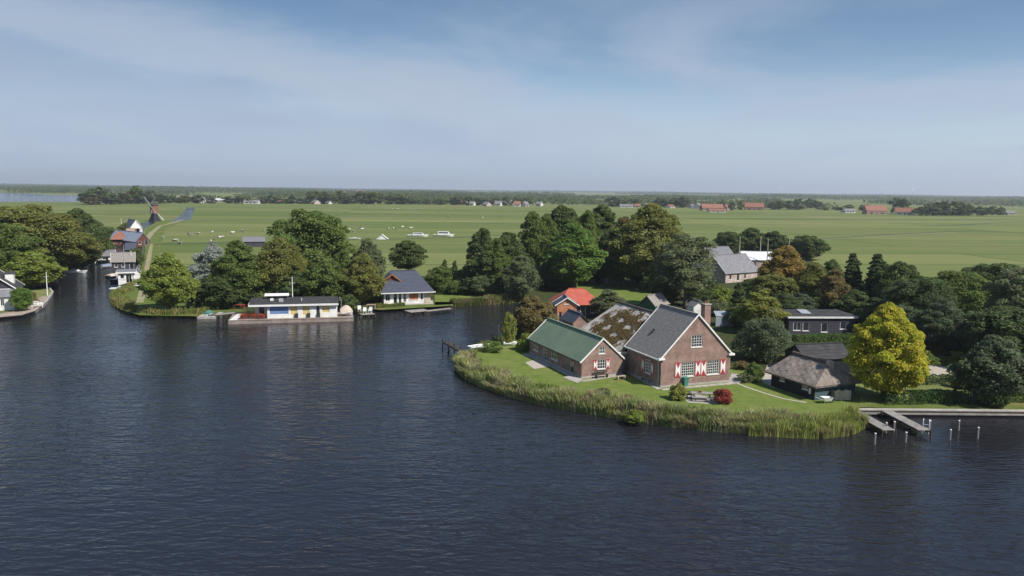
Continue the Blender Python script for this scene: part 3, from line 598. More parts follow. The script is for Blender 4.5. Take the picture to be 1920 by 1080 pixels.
# --- blue-roofed bungalow
a = P(720, 571)
T, D, R = building('bungalow', 'white waterside bungalow with a dark blue-grey roof and terracotta shutters', a, rad(19), 8.8, 8.2, 2.75, 5.8, white_wood, slate_b, [('F', 1.75, .05, .75, 2.1, 1, 1, 'door'), ('F', 2.7, .05, .6, 2.1, 1, 1, 'door'), ('F', 6.9, .6, .5, 1.6, 1, 1), ('F', 3.6, .3, .6, 1.9, 2, 1), ('F', .25, .6, .9, 1.4, 2, 1)], ridge='x', hip=2.6, n=16, over=.75, ov_g=.7, trim=white, gutter=white)
f = MB(); D['F'].box(f, 4.75, 6.45, .75, 2.2, .01, .06); sh_ = ob('shutter', f, orange_wood, T, label='closed terracotta shutter')
f = MB(); D['F'].box(f, 4.62, 4.74, .62, 2.32, .01, .08); D['F'].box(f, 6.46, 6.58, .62, 2.32, .01, .08); D['F'].box(f, 4.745, 6.455, .6, .74, .01, .09); ob('shutter_frame', f, white, sh_)
f = MB(); D['F'].box(f, 7.6, 8.75, .05, 2.3, .01, .06); ob('wood_cladding', f, pale_wood, T, label='ochre wooden cladding on the right end')
pg = MB(); pz = 4.1; pg.add([(.35, 1.9, pz), (3.25, 1.9, pz), (1.8, 1.9, pz + 1.15)], [(0, 1, 2)]); dg = ob('dormer', pg, red_wood, R, label='brown boarded gable on the roof')
db = MB(); db.slab([(1.8, 1.55, pz + 1.32), (1.8, 4.6, pz + 1.32), (.05, 4.6, pz - .1), (.05, 1.55, pz - .1)], -.1); db.slab([(3.55, 1.55, pz - .1), (3.55, 4.6, pz - .1), (1.8, 4.6, pz + 1.32), (1.8, 1.55, pz + 1.32)], -.1); ob('dormer_roof', db, slate_b, dg)
dt = MB(); dt.bar((.0, 1.52, pz - .12), (1.8, 1.52, pz + 1.3), .06, .2); dt.bar((3.6, 1.52, pz - .12), (1.8, 1.52, pz + 1.3), .06, .2); ob('bargeboard', dt, orange_wood, dg)

# --- white house on the left terrace
a_ = rad(27); c_ = P(30, 581); a = (c_[0] - 6.9 * math.cos(a_) - 2.7 * math.sin(a_), c_[1] - 6.9 * math.sin(a_) + 2.7 * math.cos(a_), 0); T, D, R = building('white_waterside_house', 'white waterside house with a dark gable and white bargeboards at the left frame edge', a, a_, 7.0, 8.5, 3.3, 6.0, white_wood, bitumen, [], n=10, over=.4, ov_g=.35, trim=white)
gp = MB().poly([(.5, 3.45), (6.5, 3.45), (3.5, 5.95)], fmap=lambda p: D['F'](p[0], p[1], .03)); ob('gable_boards', gp, violet_wood, T, label='dark boarded gable')
window(T, Wall((0, -.14, 0), (1, 0)), 3.2, 3.75, .9, 1.1, 1, 1, sill=False)
lt = MB(); lt.slab([(-.3, -3.0, 2.35), (7.2, -3.0, 2.35), (7.2, -.03, 3.3), (-.3, -.03, 3.3)], .1); lr = ob('veranda_roof', lt, slate_l, T)
lw = MB(); WL = Wall((0, -2.7, 0), (1, 0)); wl = [(3.9, .75, .6, 1.2), (4.7, .75, .6, 1.2), (1.2, .5, 1.2, 1.5)]; wall_face(lw, WL, [(0, -.3), (6.9, -.3), (6.9, 2.35), (0, 2.35)], wl)
lw.add([(6.9, -2.7, -.3), (6.9, -.01, -.3), (6.9, -.01, 3.1), (6.9, -2.7, 2.3)], [(0, 1, 2, 3)]); lw.add([(0, -2.7, -.3), (0, -.01, -.3), (0, -.01, 3.1), (0, -2.7, 2.3)], [(3, 2, 1, 0)]); ob('veranda_wall', lw, white_wood, T)
for x in wl: window(T, WL, *x, 2, 1)
dm = MB().box(5.0, 6.3, 3.2, 5.4, 3.6, 5.75); d_ = ob('dormer', dm, white, R); ob('dormer_roof', MB().box(4.9, 6.5, 3.0, 5.6, 5.752, 5.86), bitumen, d_)

# --- boathouses and cabins at the head of the channel
def cabin(label, x0, x1, yb, d, eh, rh, wm, rm, ridge='y', turn=0, wins=(), trim=None, name='boathouse', over=.4, n=7, cat='boathouse', hip=0.0):
    a, az_, L_ = span(x0, yb, x1, yb); return building(name, label, a, turn + math.atan2(-a[0], a[1]) * .9, L_, d, eh, rh, wm, rm, wins, ridge, n=n, over=over, trim=trim, cat=cat, hip=hip)
cabin('wide boathouse with a dark grey roof over the dark channel', 210, 250, 508, 9, 2.3, 4.2, violet_wood, slate, 'x', 0, [('F', .6, .9, .8, 1, 1, 1), ('F', 2.2, .9, .8, 1, 1, 1), ('F', 4.0, .3, 1.0, 1.8, 1, 1, 'door')], white)
cabin('low grey boathouse with a row of small windows at the dark end of the channel', 178, 213, 493, 8, 1.9, 3.2, white_wood, slate_l, 'x', 0, [('F', .5, .8, .8, .7, 1, 1), ('F', 1.9, .8, .8, .7, 1, 1), ('F', 3.3, .8, .8, .7, 1, 1), ('F', 4.4, .8, .5, .7, 1, 1)], white)
cabin('white open-fronted boathouse with dark windows at the right of the channel mouth', 222, 250, 533, 6.5, 2.5, 2.5, white_wood, slate_l, 'x', 0, [('F', .4, 1.2, .8, .9, 1, 1), ('F', 1.5, .2, .7, 1.9, 1, 1, 'door'), ('F', 2.6, 1.2, .8, .9, 1, 1)], white)
cabin('small white hut between the channel boathouses and the dyke fence', 252, 262, 524, 3, 1.8, 2.5, white_wood, slate_l, 'y', 0, [], None, 'white_hut', .2, 5, 'hut')
cabin('red-brown cabin with a blue-grey roof, in the middle of the channel head', 236, 254, 480, 5, 2.2, 3.8, red_wood, slate_b, 'x', 0, [('F', .6, .7, .7, 1, 1, 1), ('F', 2.0, .7, .7, 1, 1, 1)], None, 'wooden_cabin', .6, 7, 'cabin')
cabin('long red-walled boathouse with a light blue-grey roof next to the dyke', 256, 282, 462, 24, 2.0, 4.7, red_wood, mat('light_blue_roofing', (.3, .33, .4), (.24, .27, .33), .5, .6), 'y', rad(24), [('F', .8, .6, .9, 1.2, 1, 1), ('F', 2.9, .3, 1.2, 1.9, 1, 1, 'door')], None)
cabin('red-brown house with a russet tiled roof on the left side of the channel head', 208, 238, 459, 8, 2.2, 4.6, red_wood, terra, 'x', 0, [('F', .8, .6, 1.2, 1.4, 1, 1), ('F', 3.2, .6, 1.2, 1.4, 1, 1), ('F', 5.6, .6, 1.2, 1.4, 1, 1)], None, 'red_brown_house', .6, 9, 'house', 2.5)
cabin('pale brown tiled cabin right of the russet-roofed house at the channel head', 238, 252, 452, 7, 2.3, 4.6, pale_wood, mat('faded_tiles', (.36, .24, .19), (.28, .18, .14), 1, .85), 'x', 0, [('F', .8, .5, .9, 1.2, 1, 1)], None, 'tiled_cabin', .4, 7, 'cabin')
cabin('white house with a blue-grey roof farthest up the channel', 246, 266, 438, 10, 3.0, 6.0, white_wood, slate_b, 'y', rad(20), [('F', 1, .8, 1.2, 1.4, 1, 1), ('F', 3.6, .8, 1.2, 1.4, 1, 1)], white, 'white_house', .4, 8, 'house')
# barn roof in the meadow behind the middle trees
cabin('low grey-roofed barn in the meadow behind the middle trees', 456, 496, 463, 9, 1.9, 3.3, violet_wood, slate_l, 'x', 0, [], None, 'meadow_barn', .3, 8, 'barn')
cabin('small white field shelter at the left of the moored cruisers', 706, 728, 449, 5, .12, 1.9, white, white, 'y', 0, [], None, 'field_shelter', .1, 4, 'shelter')

# ------------------------------------------------------------------ foliage
def leaf_mesh(name, pos, nrm, size, tint, mt, aspect=0.62):
    """one four-cornered leaf spray for every row of pos"""
    n = len(pos); r = rng.normal(size=(n, 3)); t = np.cross(nrm, r); t /= np.linalg.norm(t, axis=1, keepdims=True) + 1e-9
    b = np.cross(nrm, t); s = size[:, None]
    v = np.empty((n, 4, 3)); v[:, 0] = pos - t * s; v[:, 2] = pos + t * s * (0.8 + 0.4 * rng.random((n, 1)))
    k = (rng.random((n, 1)) - 0.5) * 0.7 * s; sag = nrm * s * 0.25
    v[:, 1] = pos + b * s * aspect + t * k - sag; v[:, 3] = pos - b * s * aspect - t * k * 0.6 - sag
    me = bpy.data.meshes.new(name); me.vertices.add(n * 4); me.vertices.foreach_set('co', v.reshape(-1).astype(np.float32))
    me.loops.add(n * 4); me.loops.foreach_set('vertex_index', np.arange(n * 4, dtype=np.int32))
    me.polygons.add(n); me.polygons.foreach_set('loop_start', np.arange(0, n * 4, 4, dtype=np.int32))
    me.update(calc_edges=True)
    a = me.attributes.new('tint', 'FLOAT_COLOR', 'POINT'); c = np.ones((n, 4, 4), np.float32); c[:, :, :3] = tint[:, None, :]
    a.data.foreach_set('color', c.reshape(-1)); me.materials.append(mt); return me
def unit(v): return v / (np.linalg.norm(v, axis=1, keepdims=True) + 1e-9)
PROF = {'round': lambda t: np.sqrt(np.clip(1 - (2 * t - 1) ** 2, 0, 1)) * 0.9 + 0.1,
        'egg': lambda t: np.sin(np.pi * np.clip(t, 0, 1) ** 0.72) ** 0.7,
        'cone': lambda t: np.clip(1.02 - t, 0, 1) ** 0.75,
        'column': lambda t: np.clip(1 - t ** 3.5, 0, 1) * np.clip(0.55 + t * 2.2, 0, 1),
        'wide': lambda t: np.clip(1 - t ** 2.2, 0, 1) ** 0.6 * np.clip(0.6 + t * 2, 0, 1),
        'bush': lambda t: np.sqrt(np.clip(1 - t ** 2, 0, 1))}
def crown_pts(R, H, z0, prof, nl, lr, n, zsq=0.85, fill=0.2, seed=0, up=0.25, hue=0.12, m2f=0.16, rj=(0.55, 0.5, 0.1)):
    g = np.random.default_rng(seed); t = (np.arange(nl) + g.random(nl)) / nl
    th = g.random(nl) * 2 * np.pi + np.arange(nl) * 2.399; rr = R * PROF[prof](t) * np.where(g.random(nl) < fill, g.random(nl) * 0.6, 0.55 + 0.37 * g.random(nl))
    c = np.stack([rr * np.cos(th), rr * np.sin(th), z0 + t * H * 0.94], 1)
    lrad = R * (lr[0] + (lr[1] - lr[0]) * g.random(nl)) * (0.55 + 0.45 * PROF[prof](t))
    w = lrad ** 2; k = g.choice(nl, n, p=w / w.sum()); d = unit(g.normal(size=(n, 3))); d[:, 2] = np.where(d[:, 2] < -0.35, -d[:, 2], d[:, 2])
    rad_ = lrad[k] * (rj[0] + rj[1] * np.sqrt(g.random(n)) + rj[2] * g.normal(size=n)); off = d * rad_[:, None]; off[:, 2] *= zsq; p = c[k] + off
    keep = np.ones(n, bool)
    for j in range(nl):
        q = p - c[j]; q[:, 2] /= zsq; keep &= ~((np.linalg.norm(q, axis=1) < lrad[j] * 0.66) & (k != j))
    keep &= p[:, 2] > 0.08
    m2 = int(n * m2f); t2 = g.random(m2) ** 0.85; th2 = g.random(m2) * 6.2832; wob = 1 + .12 * np.sin(th2 * 3 + t2 * 7 + seed) + .1 * np.sin(th2 * 7 - t2 * 11)
    r2 = R * PROF[prof](t2) * (0.42 + 0.46 * np.sqrt(g.random(m2))) * wob; p2 = np.stack([r2 * np.cos(th2), r2 * np.sin(th2), z0 + t2 * H * .9 + g.normal(size=m2) * .02 * H], 1)
    p = np.concatenate([p, p2]); d = np.concatenate([d, unit(p2 - [0, 0, z0 + H * .35])]); k = np.concatenate([k, g.integers(0, nl, m2)]); keep = np.concatenate([keep, np.ones(m2, bool)]); n += m2; keep &= p[:, 2] > 0.08
    nrm = unit(d * 0.7 + g.normal(size=(n, 3)) * 0.62 + np.array([0, 0, up]))
    lobe = 0.84 + 0.32 * g.random(nl); hv = 1 - hue * g.random(nl) ** 2; tn = (lobe[k] * (0.78 + 0.44 * g.random(n)))[:, None] * np.stack([(0.88 + 0.26 * g.random(n)) * hv[k], np.ones(n), 0.85 + 0.3 * g.random(n)], 1)
    return p[keep], nrm[keep], tn[keep], c, lrad
def trunk_mb(H, z0, Hc, r, cs, seed, n=7, lean=0.02):
    g = random.Random(seed); mb = MB(); top = z0 + Hc * 0.6; k = 5
    pts = [(g.uniform(-1, 1) * lean * H * i / k, g.uniform(-1, 1) * lean * H * i / k, top * i / k - (0.3 if i == 0 else 0)) for i in range(k + 1)]
    mb.tube(pts, [r * (1.35 if i == 0 else 1 - 0.75 * i / k) for i in range(k + 1)], n)
    for c in cs[:: max(1, len(cs) // 9)][:10]:
        j = max(1, min(k - 1, int((c[2] - 0.25 * Hc) / top * k))); p = Vector(pts[j]); e = Vector(c); m = p.lerp(e, 0.5) + Vector((0, 0, -0.03 * H))
        mb.tube([p, m, e], [r * 0.45, r * 0.28, r * 0.1], 5)
    return mb
KIND = {}
def make_kind(key, R, H, z0, prof, nl, lr, n, leaf, trunk_r, seed, **k):
    up = k.pop('up', 0.25); zsq = k.pop('zsq', 0.85); fill = k.pop('fill', 0.2); aspect = k.pop('aspect', 0.62); hue = k.pop('hue', 0.12); m2f = k.pop('m2f', 0.16); rj = k.pop('rj', (0.55, 0.5, 0.1))
    p, nr, tn, c, lrad = crown_pts(R, H - z0, z0, prof, nl, lr, n, zsq, fill, seed, up, hue, m2f, rj)
    me = leaf_mesh(key + '_crown', p, nr, leaf * (0.6 + 0.65 * rng.random(len(p))), tn, LEAF, aspect)
    tm = trunk_mb(H, z0, H - z0, trunk_r, c[np.argsort(-lrad)], seed).mesh(key + '_trunk', True); tm.materials.append(bark)
    KIND[key] = (me, tm, R * 1.12, H * 1.03)
#          key      R    H   z0   prof   lobes  lobe r      leaves leaf trunk seed
make_kind('broad0', 6.5, 16, 2.6, 'round', 120, (.13, .25), 42000, .21, .42, 11)
make_kind('broad1', 6.5, 16, 2.2, 'egg', 130, (.12, .24), 42000, .21, .42, 12)
make_kind('broad2', 6.5, 16, 3.0, 'round', 105, (.14, .27), 40000, .21, .42, 13)
make_kind('tall0', 4.2, 16, 2.0, 'egg', 110, (.17, .3), 32000, .2, .34, 21)
make_kind('tall1', 4.2, 16, 5.2, 'egg', 85, (.17, .3), 24000, .2, .30, 22)
make_kind('mid0', 3.6, 9, 1.0, 'egg', 90, (.15, .27), 24000, .165, .22, 31)
make_kind('mid1', 3.6, 9, 0.7, 'round', 90, (.15, .27), 24000, .165, .22, 32)
make_kind('mid2', 3.6, 9, 1.2, 'egg', 80, (.15, .29), 22000, .17, .22, 33)
make_kind('wispy', 3.4, 10, 1.0, 'egg', 46, (.16, .30), 13000, .22, .2, 41, aspect=.3, fill=.3)
make_kind('pine', 4.6, 14, 3.8, 'round', 40, (.18, .30), 17000, .24, .3, 51, zsq=.75, up=.4, aspect=.35)
make_kind('conifer', 2.6, 11, 0.6, 'cone', 90, (.16, .27), 22000, .16, .22, 61, zsq=.6, up=.1)
make_kind('spread', 4.6, 5.2, 0.4, 'wide', 40, (.18, .28), 20000, .16, .2, 71, zsq=.7, up=.4, fill=.35, aspect=.4)
make_kind('bush0', 1.6, 2.4, 0.1, 'bush', 22, (.26, .40), 5200, .12, .07, 81)
make_kind('bush1', 1.6, 2.4, 0.1, 'round', 20, (.26, .42), 5200, .12, .07, 82)
make_kind('loose', 1.7, 2.6, 0.1, 'round', 34, (.12, .24), 4200, .13, .07, 83, fill=.4, aspect=.4)
make_kind('topiary', 1.2, 2.2, 0.1, 'column', 40, (.26, .34), 9000, .075, .07, 84)
make_kind('golden', 4.9, 11.2, 0.9, 'egg', 180, (.12, .19), 72000, .145, .3, 91, fill=.12, up=.35, hue=.16, m2f=.10, rj=(.6, .47, .07))
make_kind('poplar', 1.3, 6.5, .3, 'column', 30, (.3, .45), 6000, .17, .1, 95)
make_kind('far0', 5.0, 11, 0.8, 'round', 12, (.34, .5), 700, .85, .3, 101)
make_kind('far1', 5.0, 11, 0.4, 'egg', 12, (.34, .5), 700, .85, .3, 102)
make_kind('far2', 5.0, 11, 0.2, 'wide', 14, (.3, .46), 800, .8, .3, 103)
def plant(name, label, cat, kind, bx, by, top, wpx, col, group=None, turn=None, z=0.0, wide=1.16):
    """a tree or shrub rooted where the photograph shows bx, by, as tall and wide as it shows there"""
    me, tm, R, H = KIND[kind]; b = P(bx, by, z); h = tall(b, top) - z; w = wpx * wide / ppm((b[0], b[1], h * 0.5)) / 2
    t = thing(name, label, cat, b, random.random() * 6.28 if turn is None else turn, group, (w / R, w / R, h / H))
    ob('trunk', tm, bark, t)
    c = ob('crown' if 'tree' in name or 'pine' in name or 'willow' in name else 'foliage', me, LEAF, t); c.color = (*[v * (1.5 if max(col) < .3 else 1) for v in col], 1); return t
G = dict(olive=(.15, .152, .042), mid=(.105, .138, .036), dark=(.082, .108, .036), lime=(.165, .195, .04), deep=(.07, .093, .036),
         gold=(.46, .425, .045), orange=(.22, .155, .042), silver=(.25, .265, .225), grey=(.125, .14, .068), blue=(.088, .11, .058),
         ygreen=(.19, .195, .045), rust=(.16, .125, .05), red=(.24, .055, .042), fresh=(.115, .172, .038))
for a in [
    # left bank wood
    ('broad_tree', 'broad yellow-olive tree in the left wood, its top the highest at the left edge', 'broad0', 52, 517, 379, 165, 'olive'),
    ('broad_tree', 'dark green tree at the right end of the left wood, beside the red-brown boathouse', 'broad1', 148, 494, 386, 92, 'dark'),
    ('broad_tree', 'olive tree hanging over the channel bank in the middle of the left wood', 'broad2', 118, 508, 428, 135, 'olive'),
    ('broad_tree', 'green tree at the left edge of the frame behind the white waterside house', 'broad2', -5, 535, 415, 130, 'mid'),
    ('garden_tree', 'light green tree with a bare pale trunk right behind the white waterside house', 'mid0', 62, 541, 468, 95, 'lime'),
    ('broad_tree', 'mid green tree leaning over the dark channel at the end of the left wood', 'broad0', 172, 490, 430, 64, 'mid'),
    ('broad_tree', 'greyish tree inside the left wood, half hidden between the yellow-olive and the dark tree', 'broad1', 92, 480, 392, 100, 'grey'),
    ('low_tree', 'low green tree in front of the red-brown roof at the head of the channel', 'mid1', 203, 452, 424, 40, 'mid'),
    ('low_tree', 'low olive tree behind the red-brown boathouse beside the pale houses at the channel head', 'mid0', 245, 436, 415, 42, 'olive'),
    ('garden_shrub', 'round green shrub at the corner of the white house on the left terrace', 'mid1', 41, 583, 537, 34, 'fresh'),
    ('garden_shrub', 'brown-tinted shrub beside the green one on the left terrace', 'bush0', 58, 571, 546, 24, 'rust'),
    ('round_bush', 'dark green bush between the boathouse and the wooden fence on the channel bank', 'bush1', 256, 497, 465, 30, 'dark'),
    # middle shore
    ('garden_tree', 'single yellow-green tree on the grassy tip between the channel and the lake', 'mid0', 318, 583, 468, 96, 'lime'),
    ('silver_willow', 'silvery grey willow left of the trees behind the houseboat', 'mid2', 400, 563, 452, 78, 'silver'),
    ('broad_tree', 'green tree beside the silver willow, left of the houseboat roof', 'tall0', 447, 573, 443, 96, 'mid'),
    ('garden_tree', 'dark low tree on the bank left of the houseboat, under the silver willow', 'mid1', 415, 577, 515, 90, 'dark'),
    ('broad_tree', 'tallest round-topped tree of the group behind the houseboat', 'broad0', 583, 552, 386, 150, 'mid'),
    ('broad_tree', 'olive-green tree in front of the tallest one, behind the left half of the houseboat', 'broad1', 528, 567, 440, 108, 'olive'),
    ('garden_tree', 'mid green tree behind the right half of the houseboat', 'mid0', 605, 573, 476, 92, 'mid'),
    ('garden_tree', 'shaded dark tree low behind the houseboat mast', 'mid2', 558, 572, 505, 80, 'dark'),
    ('broad_tree', 'yellow-green tree between the houseboat and the blue-roofed bungalow', 'mid0', 682, 571, 470, 82, 'olive'),
    ('broad_tree', 'dark-topped tree behind the yellow-green one left of the bungalow roof', 'tall0', 690, 548, 441, 70, 'grey'),
    ('round_bush', 'dark green bush by the water between the houseboat and the white garden chairs', 'bush1', 655, 578, 552, 40, 'dark'),
    ('broad_tree', 'dark tree standing behind the ridge of the blue-roofed bungalow', 'tall1', 765, 530, 446, 74, 'dark'),
    ('garden_tree', 'green tree touching the right slope of the blue-roofed bungalow', 'mid1', 826, 548, 497, 58, 'mid'),
    ('small_conifer', 'small pointed conifer right of the bungalow, left one of two', 'poplar', 834, 541, 483, 20, 'dark'),
    ('small_conifer', 'small pointed conifer right of the bungalow, right one of two', 'poplar', 853, 541, 485, 20, 'dark'),
    ('garden_tree', 'fresh green low tree between the two pointed conifers and the dark inlet trees', 'mid2', 872, 546, 497, 50, 'fresh'),
    ('broad_tree', 'dark green tree at the left end of the group behind the inlet', 'tall0', 905, 550, 420, 76, 'dark'),
    ('broad_tree', 'second dark tree from the left of the group behind the inlet', 'tall0', 950, 548, 428, 92, 'dark'),
    ('willow_tree', 'loose grey-olive willow on the bank right at the head of the inlet', 'wispy', 975, 562, 474, 82, 'grey'),
    ('tall_tree', 'tall bare-trunked tree at the left of the tallest group, against the meadow', 'tall1', 998, 535, 388, 56, 'mid'),
    ('tall_tree', 'tall dark tree behind the bright green one in the tallest group', 'tall1', 1050, 528, 377, 92, 'dark'),
    ('broad_tree', 'dark crown between the bright green tree and the big russet-topped tree', 'tall0', 1125, 525, 376, 108, 'dark'),
    ('broad_tree', 'bright fresh green tree with a full rounded crown behind the red-roofed pavilion', 'tall0', 1076, 545, 409, 106, 'fresh'),
    ('broad_tree', 'largest tree of all, olive with a russet tinge on top, behind the brick house', 'broad1', 1218, 540, 375, 160, 'olive'),
    ('broad_tree', 'reddish-tinged tree leaning out at the left of the largest olive tree', 'tall0', 1168, 536, 398, 70, 'rust'),
    ('pine_tree', 'grey-green pine with two bare trunks behind the chimney of the brick house', 'pine', 1284, 584, 431, 128, 'grey'),
    ('garden_tree', 'dark green lower tree left of the pine behind the brick house', 'mid1', 1245, 573, 480, 66, 'dark'),
    ('round_bush', 'green bush right behind the red-roofed pavilion', 'bush0', 1062, 536, 521, 50, 'fresh'),
    ('round_bush', 'dark clipped bush beside the pale blue smoke of the inlet garden, left of the pavilion', 'bush1', 1022, 543, 525, 36, 'dark'),
    ('tall_tree', 'dark crown between the bare-trunked tree and the bright green one', 'tall0', 1024, 533, 394, 66, 'mid'),
    ('tall_tree', 'mid green crown filling the gap right of the bright green tree', 'tall0', 1100, 530, 386, 70, 'mid'),
    ('broad_tree', 'dark lower tree in front of the reddish-tinged one, above the goal frame', 'tall0', 1152, 536, 420, 76, 'dark'),
    ('broad_tree', 'mid green tree between the two dark trees at the left of the inlet group', 'tall0', 930, 552, 440, 60, 'mid'),
    ('garden_tree', 'green tree right of the tallest houseboat tree, in front of the meadow', 'tall0', 645, 566, 462, 62, 'mid'),
    ('dark_conifer', 'dark tree between the orange autumn tree and the left pointed conifer', 'mid0', 1556, 572, 482, 60, 'dark'),
    # inlet corner
    ('garden_tree', 'autumn-tinted brown and green tree beside the orange brick hut and the green roof', 'mid2', 1000, 634, 550, 92, 'rust'),
    ('thin_tree', 'thin small tree with yellowing leaves on the inlet bank left of the green-roofed wing', 'loose', 955, 647, 583, 34, 'ygreen'),
    ('round_bush', 'bright green bush against the far end of the green-roofed wing', 'bush0', 985, 657, 624, 36, 'lime'),
    ('round_bush', 'bright green reed clump at the bend of the bank beside the dark jetty', 'loose', 926, 660, 639, 44, 'fresh'),
    ('willow_tree', 'grey-green willow bush between the red pavilion and the thatched roof', 'wispy', 1140, 597, 540, 78, 'grey'),
    # behind the farm, right
    ('hedge_tree', 'dark round tree at the left end of the dark row behind the grey farmhouse', 'mid1', 1366, 478, 432, 62, 'dark'),
    ('hedge_tree', 'dark round tree second from the left in the row behind the grey farmhouse', 'mid0', 1408, 478, 424, 68, 'dark'),
    ('hedge_tree', 'dark round tree third from the left in the row behind the white barn roof', 'mid2', 1450, 480, 431, 66, 'deep'),
    ('hedge_tree', 'dark round tree at the right end of the row, next to the open meadow', 'mid1', 1512, 487, 439, 72, 'dark'),
    ('autumn_tree', 'orange-yellow autumn tree right of the white barn roof', 'mid0', 1470, 556, 456, 92, 'orange'),
    ('garden_tree', 'olive tree standing under the orange autumn tree', 'mid1', 1448, 582, 512, 96, 'olive'),
    ('garden_tree', 'yellow-brown shrubby tree above the dark spreading conifer', 'wispy', 1425, 625, 541, 96, 'ygreen'),
    ('small_conifer', 'narrow dark green conifer in front of the grey farmhouse', 'poplar', 1384, 582, 526, 26, 'dark'),
    ('round_bush', 'fresh green bush on the lawn in front of the grey farmhouse', 'bush0', 1350, 570, 536, 56, 'lime'),
    ('garden_tree', 'green tree between the orange autumn tree and the pointed dark conifers', 'tall0', 1522, 585, 486, 70, 'olive'),
    ('dry_tree', 'thin pinkish-brown tree standing right above the black flat-roofed house', 'wispy', 1560, 592, 500, 70, 'rust'),
    ('dark_conifer', 'dark pointed conifer, left one of the two beside the meadow edge', 'conifer', 1594, 585, 466, 62, 'deep'),
    ('dark_conifer', 'dark pointed conifer, right and larger one of the two beside the meadow edge', 'conifer', 1640, 590, 467, 76, 'deep'),
    ('broad_tree', 'dark bushy tree just right of the two pointed conifers', 'mid1', 1680, 600, 486, 72, 'dark'),
    ('broad_tree', 'dark tree behind the right shoulder of the golden tree', 'broad2', 1718, 640, 515, 118, 'deep'),
    ('broad_tree', 'yellow-green topped tree in the middle of the dark wood on the right', 'broad0', 1785, 620, 503, 120, 'mid'),
    ('broad_tree', 'dark grey-green tree in the right wood above the gravel drive', 'broad1', 1765, 668, 556, 100, 'blue'),
    ('broad_tree', 'tall dark tree in the right wood with the highest top beside the frame edge', 'broad0', 1862, 612, 488, 128, 'dark'),
    ('broad_tree', 'dark olive tree cut by the right frame edge, above the foreground holly', 'broad2', 1915, 650, 498, 120, 'grey'),
    ('broad_tree', 'low dark tree in the right wood between the drive and the frame edge', 'mid1', 1880, 690, 570, 130, 'deep'),
    ('broad_tree', 'dark tree just outside the right wood at the frame edge', 'broad1', 1985, 640, 492, 150, 'dark'),
    ('holly_tree', 'dark glossy tree standing at the quay beside the hedge gap on the right', 'mid0', 1856, 757, 622, 118, 'blue'),
    ('ivy_bush', 'dark ivy-like bush at the foot of the quay-side tree', 'bush1', 1862, 763, 714, 52, 'dark'),
    ('golden_tree', 'large golden yellow tree shading the black thatched shed', 'golden', 1655, 747, 556, 158, 'gold'),
    ('spreading_conifer', 'low dark blue-green spreading conifer right of the brick gable', 'spread', 1433, 675, 594, 128, 'blue'),
    ('clipped_bush', 'clipped round-cornered dark green bush between the brick gable and the thatched shed', 'topiary', 1412, 714, 678, 38, 'mid'),
    ('round_bush', 'low mixed green bush at the foot of the clipped one', 'loose', 1398, 716, 699, 40, 'grey'),
    ('round_bush', 'reddish-brown low bush on the lawn behind the clipped bush', 'loose', 1390, 692, 676, 34, 'rust'),
    ('round_bush', 'yellow-green round bush on the lawn left of the picnic table', 'bush0', 1270, 749, 719, 36, 'ygreen'),
    ('round_bush', 'red-leaved round bush on the lawn right of the picnic table', 'bush1', 1358, 757, 729, 34, 'red'),
    ('round_bush', 'small light green round bush at the bend of the gravel drive', 'bush0', 1795, 683, 659, 32, 'ygreen'),
    ('round_bush', 'brownish low shrub left of the light green one above the gravel drive', 'loose', 1772, 685, 667, 34, 'olive'),
    ('round_bush', 'russet shrub in the shade right of the golden tree', 'loose', 1757, 672, 646, 32, 'rust'),
    ('round_bush', 'dark red-brown dome of a bush beside the gravel drive, left of the quay-side tree', 'bush1', 1805, 716, 686, 42, 'dark'),
    ('round_bush', 'green bush growing in front of the red-brown dome beside the drive', 'bush0', 1803, 727, 694, 34, 'mid'),
    ('garden_shrub', 'yellow-topped shrub just behind the far ridge end of the thatched shed', 'bush0', 1478, 684, 664, 40, 'ygreen'),
]:
    plant(a[0], a[1], 'tree' if ('tree' in a[0] or 'willow' in a[0] or 'conifer' in a[0]) else 'bush', a[2], a[3], a[4], a[5], a[6], G[a[7]], wide=1.0 if a[2] in ('golden', 'topiary') else 1.12)

